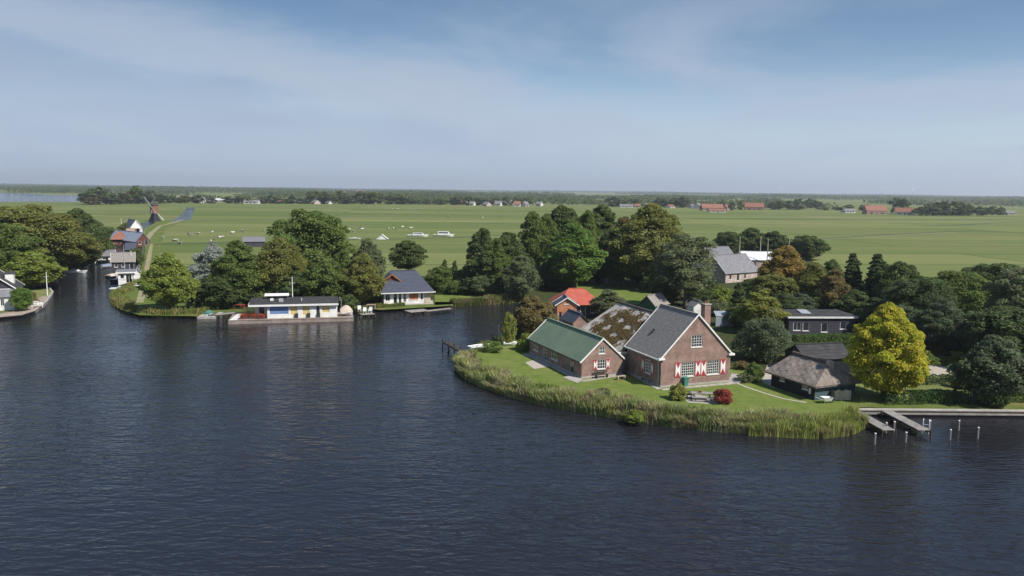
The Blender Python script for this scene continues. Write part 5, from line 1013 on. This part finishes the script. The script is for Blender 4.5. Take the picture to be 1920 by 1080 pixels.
chair('pinkish chair left of the table on the bungalow terrace', P(721, 568), rad(90), pk); chair('pinkish chair right of the table on the bungalow terrace', P(739, 567), rad(-90), pk)
boat('sailing_dinghy', 'dark red dinghy with a pale gunwale lying on the bank left of the bungalow', P(719, 566), rad(152), 3.6, 1.5, .6, canvas_r, cover=(canvas_r, .05, .9, .45), z=.25)
table('red bench table on the bank left of the houseboat', P(449, 579), 0, mat('red_paint', (.4, .05, .06), (.3, .04, .045), 2, .6), 1.9, .8, .75, 'picnic_bench')

# ------------------------------------------------------------------ around the farmhouse
T = thing('picnic_table', 'weathered pale picnic table with fixed benches on the lawn', 'picnic table', P(1316, 750), rad(-4))
for i in range(5): ob('top_board', MB().box(-1.15, 1.15, -.4 + i * .165, -.4 + i * .165 + .15, .74, .79), grey_wood, T)
for s in (-1, 1):
    for k in (0, 1): ob('bench_board', MB().box(-1.15, 1.15, s * .78 + k * .16 - .15, s * .78 + k * .16, .43, .48), grey_wood, T)
for x in (-.8, .8):
    ob('bench_beam', MB().box(x - .04, x + .04, -.88, .88, .35, .42), grey_wood, T)
    for s in (-1, 1): ob('leg', MB().bar((x + .06, s * .7, 0), (x + .06, s * .28, .74), .07, .1), grey_wood, T)
ob('plant_pot', MB().tube([(-.2, 0, .791), (-.2, 0, 1.0)], [.14, .19], 10), terra, thing('plant_pot', 'terracotta pot standing on the picnic table', 'pot', P(1316, 750), rad(-4))).name = 'pot'
for i, (x, y, nm) in enumerate([(1292, 747, 'left'), (1345, 752, 'right')]): chair('dark garden chair at the %s end of the picnic table' % nm, P(x, y), rad(90 if i == 0 else -90), bitumen)
def bench(label, at, rz, w, m, back=False):
    T = thing('garden_bench', label, 'bench', at, rz)
    for k in range(3): ob('slat', MB().box(-w / 2, w / 2, -.2 + k * .14, -.2 + k * .14 + .12, .42, .46), m, T)
    for sx in (-1, 1): ob('leg', MB().box(sx * (w / 2 - .15) - .05, sx * (w / 2 - .15) + .05, -.2, .2, 0, .42), m, T)
    if back:
        for k in range(2): ob('back_slat', MB().box(-w / 2, w / 2, .24, .28, .58 + k * .18, .7 + k * .18), m, T)
bench('dark wooden bench against the gable of the green-roofed wing', P(1128, 709), A2, 1.7, dark_wood, True); bench('grey bench against the shaded side wall of the farmhouse', P(1211, 716), A1 - rad(90), 1.8, grey_wood, True); bench('low pale bench on the lawn between the wing and the farmhouse', P(1164, 712), rad(24), 1.2, pale_wood)
T = thing('wheeled_bin', 'green wheeled bin against the brick gable under the left window', 'bin', P(1284, 724), A1)
ob('body', MB().add([(-.22, -.28, .06), (.22, -.28, .06), (.22, .22, .06), (-.22, .22, .06), (-.3, -.38, 1.0), (.3, -.38, 1.0), (.3, .3, 1.0), (-.3, .3, 1.0)], [(3, 2, 1, 0), (4, 5, 6, 7), (0, 1, 5, 4), (1, 2, 6, 5), (2, 3, 7, 6), (3, 0, 4, 7)]), plast, T); ob('lid', MB().slab([(-.32, -.42, 1.03), (.32, -.42, 1.03), (.32, .34, 1.1), (-.32, .34, 1.1)], .05), plast, T)
for s in (-.28, .28): ob('wheel', MB().tube([(s - .03, .26, .11), (s + .03, .26, .11)], .11, 12), bitumen, T)
T = thing('pallet_stack', 'pale wooden crate of planks leaning at the end of the thatched shed', 'crate', P(1579, 751), rad(3))
for i in range(7): ob('plank', MB().box(-.85 + i * .25, -.85 + i * .25 + .22, -.05, .0 + .02 * (i % 2), .05, 1.05 + .06 * ((i * 5) % 3)), pale_wood, T)
for zz in (.2, .85): ob('crosspiece', MB().box(-.9, .95, .03, .1, zz, zz + .12), grey_wood, T)
ob('side', MB().box(.88, .95, .1, 1.0, .05, 1.0), grey_wood, T); ob('side', MB().box(-.9, -.83, .1, 1.0, .05, 1.0), grey_wood, T)
T = thing('wheelbarrow', 'pale wheelbarrow parked before the blue-grey end wall of the shed', 'wheelbarrow', P(1549, 756), rad(12))
ob('tray', MB().add([(-.35, -.25, .35), (.4, -.25, .3), (.4, .25, .3), (-.35, .25, .35), (-.55, -.38, .68), (.62, -.36, .62), (.62, .36, .62), (-.55, .38, .68)], [(3, 2, 1, 0), (0, 1, 5, 4), (1, 2, 6, 5), (2, 3, 7, 6), (3, 0, 4, 7)]), white, T); ob('wheel', MB().tube([(.62, -.05, .2), (.62, .05, .2)], .2, 12), bitumen, T)
for s in (-1, 1): ob('handle', MB().tube([(.6, s * .08, .2), (-.3, s * .24, .38), (-1.1, s * .3, .62)], .025, 6), steel, T); ob('leg', MB().tube([(-.3, s * .24, .38), (-.4, s * .24, 0)], .025, 6), steel, T)
T = thing('goal_frame', 'white football goal on the lawn behind the red-roofed pavilion', 'goal', P(1144, 531), rad(6))
for s in (-.8, .8): ob('upright', MB().tube([(s, 0, 0), (s, 0, 1.35)], .06, 8), white, T); ob('stay', MB().tube([(s, 0, 1.35), (s, .9, 0)], .03, 6), white, T)
ob('crossbar', MB().tube([(-.8, 0, 1.35), (.8, 0, 1.35)], .06, 8), white, T); ob('net_bar', MB().tube([(-.8, .9, .03), (.8, .9, .03)], .03, 6), white, T)
# somebody busy at the hedge
T = thing('person', 'person in a pale top and dark blue trousers bending at the shaded hedge', 'person', P(1823, 758), rad(160))
J = {'pel': (0, 0, .84, .15), 'bel': (0, -.08, 1.0, .14), 'che': (0, -.24, 1.18, .155), 'nec': (0, -.38, 1.3, .06), 'hea': (0, -.47, 1.38, .095), 'top': (0, -.52, 1.46, .085),
     'sl': (-.18, -.26, 1.2, .07), 'el': (-.24, -.36, .95, .05), 'hl': (-.2, -.52, .78, .035), 'sr': (.18, -.26, 1.2, .07), 'er': (.24, -.38, .97, .05), 'hr': (.19, -.54, .82, .035),
     'tl': (-.1, 0, .78, .095), 'kl': (-.12, -.05, .46, .065), 'al': (-.12, .02, .09, .045), 'fl': (-.13, -.14, .04, .045), 'tr': (.1, 0, .78, .095), 'kr': (.12, -.04, .46, .065), 'ar': (.12, .03, .09, .045), 'fr': (.13, -.13, .04, .045)}
nm = list(J); E_ = [('pel', 'bel'), ('bel', 'che'), ('che', 'nec'), ('nec', 'hea'), ('hea', 'top'), ('che', 'sl'), ('sl', 'el'), ('el', 'hl'), ('che', 'sr'), ('sr', 'er'), ('er', 'hr'), ('pel', 'tl'), ('tl', 'kl'), ('kl', 'al'), ('al', 'fl'), ('pel', 'tr'), ('tr', 'kr'), ('kr', 'ar'), ('ar', 'fr')]
me = bpy.data.meshes.new('body'); me.from_pydata([J[k][:3] for k in nm], [(nm.index(p), nm.index(q)) for p, q in E_], []); pb = link('body', me, T)
md = pb.modifiers.new('skin', 'SKIN'); sv = me.skin_vertices[0].data
for i, k in enumerate(nm): sv[i].radius = (J[k][3],) * 2; sv[i].use_root = k == 'pel'
pb.modifiers.new('smooth', 'SUBSURF').levels = 2; pb.modifiers['smooth'].render_levels = 2
m_, t_, n_, l_, b__ = newmat('clothes_and_skin'); setin(b__, 'Roughness', .85); co = n_.new('ShaderNodeTexCoord'); s3 = n_.new('ShaderNodeSeparateXYZ'); l_.new(co.outputs['Object'], s3.inputs[0])
dv = n_.new('ShaderNodeMath'); dv.operation = 'DIVIDE'; dv.inputs[1].default_value = 1.6; l_.new(s3.outputs[2], dv.inputs[0]); cr = n_.new('ShaderNodeValToRGB'); cr.color_ramp.interpolation = 'CONSTANT'; e = cr.color_ramp.elements
e[0].position = 0; e[0].color = (.03, .03, .03, 1); e[1].position = .05; e[1].color = (.045, .06, .13, 1)
for ps, c in ((.545, (.52, .52, .6, 1)), (.80, (.5, .32, .24, 1)), (.875, (.09, .07, .055, 1))): q = e.new(ps); q.color = c
l_.new(dv.outputs[0], cr.inputs[0]); l_.new(cr.outputs[0], b__.inputs['Base Color']); me.materials.append(m_)
# dyke fence along the channel
for i, (x, y, t_) in enumerate([(268, 541, 523), (271, 527, 511), (273, 514, 499), (275, 502, 488), (277, 491, 478), (279, 481, 469)]):
    b = P(x, y); T = thing('fence_post', 'pale fence post on the dyke beside the channel, number %s from the water' % ('one two three four five six'.split()[i]), 'post', b, 0, 'fence posts on the dyke'); h = tall(b, t_); ob('shaft', MB().box(-.12, .12, -.12, .12, -.2, h), pale_wood, T); ob('cap', MB().box(-.15, .15, -.15, .15, h, h + .05), grey_wood, T)
qe = S2(shore_pen[2:13]); T = thing('bank_edging', 'thin pale timber edging at the waterline below the reed bank', 'edging', (*qe[0], 0))
for i in range(len(qe) - 1):
    p, q = Vector((*qe[i], 0)) - Vector((*qe[0], 0)), Vector((*qe[i + 1], 0)) - Vector((*qe[0], 0)); ob('edging_board', MB().bar(p + Vector((0, -.2, -.4)), q + Vector((0, -.2, -.4)), .1, .1), grey_wood, T)
# left terrace and its quay
sheet('terrace_paving', [(-300, 628), (-40, 601), (0, 595), (40, 591), (66, 583), (84, 570), (96, 554), (80, 555), (62, 566), (44, 580), (0, 588), (-300, 610)], paving, .016)
qe = S2([(-40, 601), (0, 597), (40, 593), (68, 585), (86, 571), (99, 552), (92, 543)]); T = thing('terrace_quay', 'pale timber quay edge round the left terrace', 'quay', (*qe[0], 0))
for i in range(len(qe) - 1):
    p, q = Vector((*qe[i], 0)) - Vector((*qe[0], 0)), Vector((*qe[i + 1], 0)) - Vector((*qe[0], 0)); ob('capping_board', MB().bar(p + Vector((0, 0, .06)), q + Vector((0, 0, .06)), .35, .1), concrete, T); ob('sheet_wall', MB().bar(p + Vector((0, 0, -.5)), q + Vector((0, 0, -.5)), .12, .98), grey_wood, T)
bench('white bench at the edge of the left terrace', P(70, 577), rad(35), 1.9, white, True); table('white table on the left terrace behind the white bench', P(63, 573), rad(30), white, 1.6, .8)

# ------------------------------------------------------------------ the windmill
b = P(290, 415); T = thing('windmill', 'small hollow-post windmill with a black base and orange-brown body in the meadow', 'windmill', b, rad(-26), None, (.88, .88, .9)); hb_, ht = 5.2, tall(b, 377)
mb = MB(); n = 4; q0 = [(-2.9, -2.9, -.2), (2.9, -2.9, -.2), (2.9, 2.9, -.2), (-2.9, 2.9, -.2)]; q1 = [(-1.1, -1.1, hb_), (1.1, -1.1, hb_), (1.1, 1.1, hb_), (-1.1, 1.1, hb_)]
mb.add(q0 + q1, [(0, 1, 5, 4), (1, 2, 6, 5), (2, 3, 7, 6), (3, 0, 4, 7), (4, 5, 6, 7)]); ob('base', mb, black_wood, T)
bd = MB(); z0, z1 = hb_ + .02, ht - 1.3; bd.add([(-1.6, -2.0, z0), (1.6, -2.0, z0), (1.6, 2.0, z0), (-1.6, 2.0, z0), (-1.6, -2.0, z1), (1.6, -2.0, z1), (1.6, 2.0, z1), (-1.6, 2.0, z1), (0, -2.0, ht - .1), (0, 2.0, ht - .1)], [(3, 2, 1, 0), (1, 2, 6, 5), (3, 0, 4, 7), (0, 1, 5, 8, 4), (2, 3, 7, 9, 6)]); body = ob('body', bd, mat('orange_brown_boards', (.22, .1, .065), (.16, .075, .05), 2, .8), T)
rf = MB(); rf.slab([(-1.9, 2.3, z1 - .2), (-1.9, -2.4, z1 - .2), (0, -2.4, ht), (0, 2.3, ht)], .12); rf.slab([(1.9, -2.4, z1 - .2), (1.9, 2.3, z1 - .2), (0, 2.3, ht), (0, -2.4, ht)], .12); ob('roof', rf, bitumen, body); ob('door', MB().box(-.45, .45, -2.06, -2.01, z0 + .3, z0 + 2.2), white, body)
tp = MB(); tp.bar((0, 2, z0 + .3), (0, 7.5, .8), .25, .25); tp.bar((-.4, 2.0, z0), (-.4, 7.2, .3), .12, .12); tp.bar((.4, 2.0, z0), (.4, 7.2, .3), .12, .12); ob('tail_pole', tp, white, T)
pale_sail = mat('weathered_white_sails', (.5, .49, .46), (.4, .39, .37), 1, .8); hub = Vector((0, -2.9, ht - 1.6)); ob('shaft', MB().tube([(0, -1.9, ht - 1.7), hub], .28, 10), dark_wood, T)
for k in range(4):
    an = rad(45 + 90 * k); d = Vector((math.cos(an), 0, math.sin(an))); s = Vector((-d.z, 0, d.x)); mb = MB(); Ls = 7.6
    mb.bar(hub, hub + d * Ls, .22, .22)
    for j in range(9):
        p = hub + d * (1.6 + j * .74); mb.bar(p - s * .2, p + s * 1.1, .05, .05)
    for o_ in (.55, 1.05): mb.bar(hub + d * 1.6 + s * o_, hub + d * Ls + s * o_, .05, .05)
    ob('sail', mb, pale_sail, T)

# ------------------------------------------------------------------ the meadows and beyond
cowm = MB()
sec = [(-1.0, .95, .24, .3), (-.75, .98, .33, .4), (0, .9, .37, .42), (.55, .98, .33, .42), (.85, 1.08, .24, .32), (1.1, 1.22, .17, .2), (1.28, 1.28, .15, .17), (1.6, 1.05, .1, .11)]
vs = [(x, w * math.cos(k * .785), z + h * math.sin(k * .785)) for x, z, w, h in sec for k in range(8)]
cowm.add(vs, [(i * 8 + k, i * 8 + (k + 1) % 8, (i + 1) * 8 + (k + 1) % 8, (i + 1) * 8 + k) for i in range(len(sec) - 1) for k in range(8)] + [tuple(range(7, -1, -1)), tuple(56 + k for k in range(8))])
for x, lean in ((-.75, -.06), (.6, .03)):
    for s in (-.2, .2): cowm.tube([(x, s, .8), (x + lean, s, .42), (x + .02, s, 0)], [.14, .075, .06], 6)
cowm.tube([(-.98, 0, 1.15), (-1.12, 0, .8), (-1.1, 0, .5)], [.05, .03, .05], 5)
for s in (-1, 1): cowm.tube([(1.25, s * .12, 1.36), (1.2, s * .3, 1.4)], [.06, .02], 5)
m_, t_, n_, l_, b__ = newmat('cow_hide'); setin(b__, 'Roughness', .9); oi = n_.new('ShaderNodeObjectInfo'); co = n_.new('ShaderNodeTexCoord'); no = n_.new('ShaderNodeTexNoise'); no.noise_dimensions = '4D'; setin(no, 'Scale', 1.1); l_.new(co.outputs['Object'], no.inputs['Vector'])
mu = n_.new('ShaderNodeMath'); mu.operation = 'MULTIPLY'; mu.inputs[1].default_value = 40; l_.new(oi.outputs['Random'], mu.inputs[0]); l_.new(mu.outputs[0], no.inputs['W']); cr = n_.new('ShaderNodeValToRGB'); cr.color_ramp.interpolation = 'CONSTANT'; e = cr.color_ramp.elements; e[0].color = (.05, .04, .035, 1); e[1].position = .47; e[1].color = (.5, .48, .43, 1); l_.new(no.outputs['Fac'], cr.inputs[0]); l_.new(cr.outputs[0], b__.inputs['Base Color'])
cow_me = cowm.mesh('cow', True); cow_me.materials.append(m_)
for grp, lab, pts in [('cows left of the middle trees', ' cow from the left in the meadow between the channel and the grey-roofed barn', [(355, 442), (370, 441), (398, 438), (414, 448), (306, 448), (328, 454), (337, 459), (398, 455), (436, 439), (455, 435), (495, 434)]),
        ('cows behind the moored cruisers', ' cow from the left in the meadow just beyond the white cruisers', [(654, 433), (662, 437), (673, 430), (680, 432), (728, 431), (739, 431), (755, 428), (770, 430)]),
        ('cows far out in the middle meadow', ' tiny cow from the left far out in the middle meadow', [(735, 393), (746, 393), (773, 393), (792, 393), (840, 407), (905, 410), (934, 407), (940, 407), (822, 399), (317, 381)])]:
    for i, (x, y) in enumerate(sorted(pts)):
        o = link('cow', cow_me, label=ORD[i] + lab, cat='cow', group=grp); o.location = tuple(P(x, y)); o.rotation_euler = (0, 0, random.random() * 6.28); o.scale = (.92,) * 3
def far_trees(grp, lab0, items, cols, jit=True):
    for i, (x, y, t_, w) in enumerate(sorted(items)):
        lab = ORD[i] + ' ' + lab0; w *= 1.35
        c = G[cols[i % len(cols)]]; k = 'far%d' % random.randrange(3); me, tm, R_, H_ = KIND[k]; b = P(x, y); h = tall(b, t_); r = w / ppm(b) / 2
        T = thing('far_tree', lab, 'tree', b, random.random() * 6.28, grp, (r / R_, r / R_, h / H_)); ob('trunk', tm, bark, T); cc = ob('crown', me, LEAF, T); cc.color = (*c, 1)
R_ = random.Random(3)
far_trees('trees beside the far lake', 'tree from the left in the clump beside the far lake', [(165, 383, 362, 26), (183, 383, 349, 34), (200, 383, 355, 26), (172, 384, 368, 22), (228, 382, 362, 24), (243, 382, 358, 20), (255, 382, 348, 26), (268, 382, 362, 24), (283, 381, 358, 26), (298, 382, 365, 24), (212, 383, 366, 24)], ['dark', 'rust', 'mid', 'grey', 'dark'])
far_trees('trees along the far left road', 'tree from the left in the broken row behind the left meadow', [(x + R_.uniform(-3, 3), 381 + (x - 320) * .004, 381 - R_.uniform(8, 15), R_.uniform(14, 24)) for x in (322, 336, 349, 372, 395, 432, 446, 462, 476, 492, 505, 520, 535, 548, 562, 575)], ['dark', 'mid', 'olive', 'dark', 'grey'])
far_trees('trees along the far middle road', 'tree from the left in the dense row behind the middle meadow', [(x + R_.uniform(-4, 4), 382 + (x - 590) * .006, 382 - R_.uniform(11, 25), R_.uniform(18, 28)) for x in (590, 604, 618, 632, 646, 661, 674, 688, 702, 716, 730, 744, 757)], ['mid', 'dark', 'dark', 'olive'])
far_trees('trees among the far middle houses', 'tree from the left among the small houses beyond the middle meadow', [(x + R_.uniform(-4, 4), 384 + (x - 830) * .012, 384 - R_.uniform(9, 20), R_.uniform(14, 24)) for x in (776, 798, 822, 848, 862, 878, 895, 912, 930, 948, 966, 984, 1150, 1168, 1185, 1235, 1250, 1266, 1284)], ['dark', 'grey', 'mid'])
far_trees('trees round the red-roofed farms', 'tree from the left round the far red-roofed farms', [(1330, 393, 381, 14), (1352, 391, 377, 16), (1372, 394, 378, 12), (1388, 393, 376, 12), (1450, 393, 378, 18), (1462, 393, 376, 18), (1478, 393, 377, 16), (1498, 391, 373, 16), (1519, 390, 371, 20), (1533, 391, 378, 14), (1492, 393, 384, 30), (1545, 394, 388, 20), (1570, 394, 387, 16), (1592, 393, 383, 14), (1578, 394, 388, 16)], ['dark', 'mid', 'dark', 'olive'])
far_trees('trees of the far right clump', 'tree from the left in the far clump beyond the right meadow', [(1684, 401, 372, 26), (1738, 404, 383, 26), (1753, 404, 378, 24), (1770, 404, 377, 26), (1786, 404, 376, 26), (1800, 404, 379, 24), (1814, 404, 382, 22), (1838, 404, 386, 22), (1862, 403, 387, 20), (1876, 403, 388, 16), (1622, 398, 384, 16), (1725, 404, 388, 20)], ['dark', 'dark', 'mid', 'grey'])
def far_house(grp, lab, x, y, w, h, rm, wm, turn=0.0, d=9.0, rise=.55, name='far_house'):
    b = P(x, y); s = ppm(b); L = w / s; eh = h / s * (1 - rise); rh = h / s; T = thing(name, lab, 'house', b, turn, grp)
    mb = MB(); Lh = L / 2; mb.add([(-Lh, 0, -.2), (Lh, 0, -.2), (Lh, d, -.2), (-Lh, d, -.2), (-Lh, 0, eh), (Lh, 0, eh), (Lh, d, eh), (-Lh, d, eh), (-Lh, d / 2, rh), (Lh, d / 2, rh)], [(0, 1, 5, 4), (2, 3, 7, 6), (1, 2, 6, 9, 5), (3, 0, 4, 8, 7)]); ob('wall', mb, wm, T)
    r = MB(); o = .4; k = (rh - eh) / (d / 2) * o; r.slab([(-Lh - o, -o, eh - k + .05), (Lh + o, -o, eh - k + .05), (Lh + o, d / 2, rh + .05), (-Lh - o, d / 2, rh + .05)], .2); r.slab([(Lh + o, d + o, eh - k + .05), (-Lh - o, d + o, eh - k + .05), (-Lh - o, d / 2, rh + .05), (Lh + o, d / 2, rh + .05)], .2); ob('roof', r, rm, T)
    ob('door', MB().box(-.5, .5, -.06, -.01, 0, 2.0), bitumen, T); ob('window', MB().box(Lh * .35, Lh * .7, -.06, -.01, .8, 1.9), glass, T); ob('window', MB().box(-Lh * .7, -Lh * .35, -.06, -.01, .8, 1.9), glass, T)
wh = mat('far_white_wall', (.58, .57, .55), (.46, .45, .43), .2, .8); gr_ = mat('far_grey_roof', (.2, .19, .19), (.15, .145, .15), .3, .8)
for x, y, w, h, rm, wm, lab, tn in [(1337, 395, 40, 12, terra, brick, 'far farmhouse with a broad red roof right of the largest olive tree', .15), (1346, 398, 30, 6, terra, wh, 'long low white shed in front of the broad red roof', 0), (1370, 394, 16, 10, terra, brick_p, 'small far house with a red roof between the two red-roofed farms', .5),
        (1414, 394, 32, 13, terra, brick, 'second far farmhouse with a red roof, right of the low white shed', -.2), (1314, 391, 10, 10, gr_, wh, 'small white gabled house left of the broad red roof', .9), (1644, 402, 36, 15, terra, brick, 'far right farmhouse with a wide red-orange roof', .1), (1595, 399, 20, 7, gr_, wh, 'low white-fronted house left of the far right farm', .2),
        (1696, 403, 30, 12, terra, wh, 'farmhouse with a red roof and white slanting edges left of the far right clump', -.5), (1816, 404, 12, 9, gr_, wh, 'white gabled house among the trees of the far right clump', .6), (1797, 404, 9, 6, gr_, wh, 'small white cottage left of the white gabled house in the far right clump', -.3), (1898, 403, 14, 6, gr_, pale_wood, 'low barn near the right frame edge beyond the meadow', 0),
        (404, 379, 26, 7, wh, wh, 'long white farm building behind the far river bend', 0), (380, 380, 12, 10, gr_, wh, 'white gabled barn left of the long white farm building', .8), (345, 378, 26, 11, gr_, brick_p, 'pinkish barn with a grey roof behind the windmill', .1), (470, 382, 26, 7, gr_, wh, 'white farm shed by the far left road', 0),
        (800, 381, 34, 6, pale_wood, pale_wood, 'long pale shed behind the middle meadow', 0), (1175, 389, 24, 6, gr_, wh, 'low white building behind the russet top of the big trees', 0)]: far_house(None, lab, x, y, w, h, rm, wm, tn)
for i, x in enumerate((868, 884, 896, 908, 921, 934, 946, 958, 972, 986, 1008)): far_house('houses beyond the middle meadow', ORD[i] + ' house from the left in the row beyond the middle meadow', x + R_.uniform(-3, 3), 386 + (x - 880) * .011 + R_.uniform(-3.5, .5), R_.uniform(8, 12), R_.uniform(7, 10), gr_ if i % 4 else terra, wh if i % 3 else brick_p, R_.uniform(-.9, .9))
for i, x in enumerate((436, 449, 487, 512, 530, 556, 584, 612, 640, 668, 697, 735, 764, 786)): far_house('houses along the far road', ORD[i] + ' small house from the left along the far road behind the left meadow', x + R_.uniform(-4, 4), 381 + (x - 436) * .008 + R_.uniform(-2, .5), R_.uniform(7, 13), R_.uniform(5, 8), gr_ if i % 4 else terra, wh if i % 3 else brick_p, R_.uniform(-.8, .8))
for i, x in enumerate((1196, 1216, 1240, 1262, 1288, 1302, 1462, 1486, 1508)): far_house('houses between the red-roofed farms', ORD[i] + ' small house from the left in the row round the far red-roofed farms', x + R_.uniform(-4, 4), 390 + (x - 1196) * .012 + R_.uniform(-6, 0), R_.uniform(8, 13), R_.uniform(5, 8), gr_ if i % 3 else terra, wh if i % 2 else brick_p, R_.uniform(-.8, .8))
for i in range(26): far_house('houses of the distant village', 'tiny pale house in the distant village on the horizon', R_.uniform(540, 720) if i < 18 else R_.uniform(720, 860), R_.uniform(360.5, 364.5), R_.uniform(5, 11), R_.uniform(2.5, 4.5), gr_ if i % 3 else terra, wh, R_.uniform(-.7, .7), 12)
for i in range(9): far_house('houses on the horizon at right', ORD[i] + ' tiny pale house from the left on the right horizon', 1775 + i * 15 + R_.uniform(-5, 5), R_.uniform(372, 375), R_.uniform(6, 12), R_.uniform(2.5, 4), gr_, wh, R_.uniform(-.7, .7), 12)
def wood(label, D, x0, x1, h, n, col, gap=.0, depth=60, seed=0, name='distant_wood'):
    g = np.random.default_rng(seed); x = x0 + (x1 - x0) * g.random(n); f = np.sin(x * 6.0 / D + seed) + .7 * np.sin(x * 17.0 / D + seed * 2) + .5 * np.sin(x * 41.0 / D); keep = f > gap; x = x[keep]; f = f[keep]; n = len(x)
    hh = h * (.55 + .18 * np.clip(f, -1, 1.6)) * (.85 + .3 * np.abs(np.sin(x * 190 / D))); z = g.random(n) ** .7 * hh; y = D + (g.random(n) - .5) * depth + (np.sin(x * 3 / D) * .04 * D)
    q = np.stack([x, y, z], 1); nr = unit(np.stack([g.normal(size=n) * .5, -np.ones(n), np.abs(g.normal(size=n)) * .8], 1))
    o = ob(name, leaf_mesh('wood', q, nr, (.9 + .8 * g.random(n)) * max(1.7, D / 1700), np.repeat((.65 + .7 * g.random(n))[:, None], 3, 1), LEAF, .8), LEAF, label=label, cat='wood', kind='stuff'); o.color = (*col, 1)
wood('tree belt along the far road behind the left and middle meadows', 1130, -440, 150, 10, 7000, G['dark'], .15, 90, 11)
wood('scattered hedges and trees beyond the far road', 1250, -660, 1300, 10, 13000, G['dark'], .0, 200, 1)
wood('tree rows between the far farms on the right', 1090, 140, 800, 9, 5500, G['dark'], .55, 90, 14)
wood('hedges and copses behind the far road', 1600, -850, 1700, 12, 15000, G['dark'], -.1, 220, 15)
wood('wooded strip in the middle distance', 2650, -2500, 2700, 16, 20000, G['dark'], -.6, 260, 17)
wood('broken belt of trees behind the far farms', 2000, -2000, 2000, 15, 22000, G['dark'], -.5, 200, 2)
wood('belt of woods in the distance', 3300, -3200, 3200, 19, 24000, G['dark'], -.9, 300, 4)
wood('long line of woods near the horizon', 5200, -5000, 5000, 17, 17000, G['dark'], -1.0, 500, 5)
wood('farthest line of woods along the horizon', 8000, -7500, 7500, 19, 17000, G['dark'], -2.5, 900, 6)
tb = [MB().tube([(0, 0, -1), (0, 0, 98)], [3.4, 2.2], 10).mesh('tower', True), MB().box(-2, 2, -4.5, 4, 98, 102).mesh('nacelle')]
bl_ = MB(); bl_.add([(-.7, 0, 0), (.7, 0, 0), (1.8, .2, 9), (.35, .1, 50), (-.25, .1, 50), (-1.5, -.2, 9), (0, .8, 3)], [(0, 1, 2, 5), (5, 2, 3, 4), (0, 5, 6), (1, 6, 2), (5, 2, 6)]); bl_ = bl_.mesh('blade')
for me in (*tb, bl_): me.materials.append(white)
for i, (x, dd) in enumerate([(1465, 5400), (1578, 5200), (1616, 6000), (1656, 5200), (1668, 6000), (1712, 4300)]):
    d = ray(x, 360); k = dd / d[1]; T = thing('wind_turbine', 'pale wind turbine on the right horizon, %s of six' % ['leftmost', 'second from left', 'third from left', 'fourth from left', 'fifth from left', 'rightmost and clearest'][i], 'wind turbine', (d[0] * k, dd, 0), rad(20), 'wind turbines on the horizon', (.6, .6, .6))
    for me, nm in zip(tb, ('tower', 'nacelle')): link(nm, me, T)
    for j in range(3):
        o = link('blade', bl_, T); o.location = (0, -5, 100); o.rotation_euler = (0, rad(17 * i + 120 * j), 0)
# the air
m, t, n, l, b = newmat('thin_haze'); n.remove(b); pv = n.new('ShaderNodeVolumePrincipled'); setin(pv, 'Color', (.84, .90, 1, 1)); setin(pv, 'Density', 1.2e-4); setin(pv, 'Anisotropy', .2); l.new(pv.outputs[0], n['Material Output'].inputs['Volume'])
hz_ = ob('haze', MB().box(-FAR - 300, FAR + 300, -600, FAR + 300, -3, 175), m, kind='stuff')
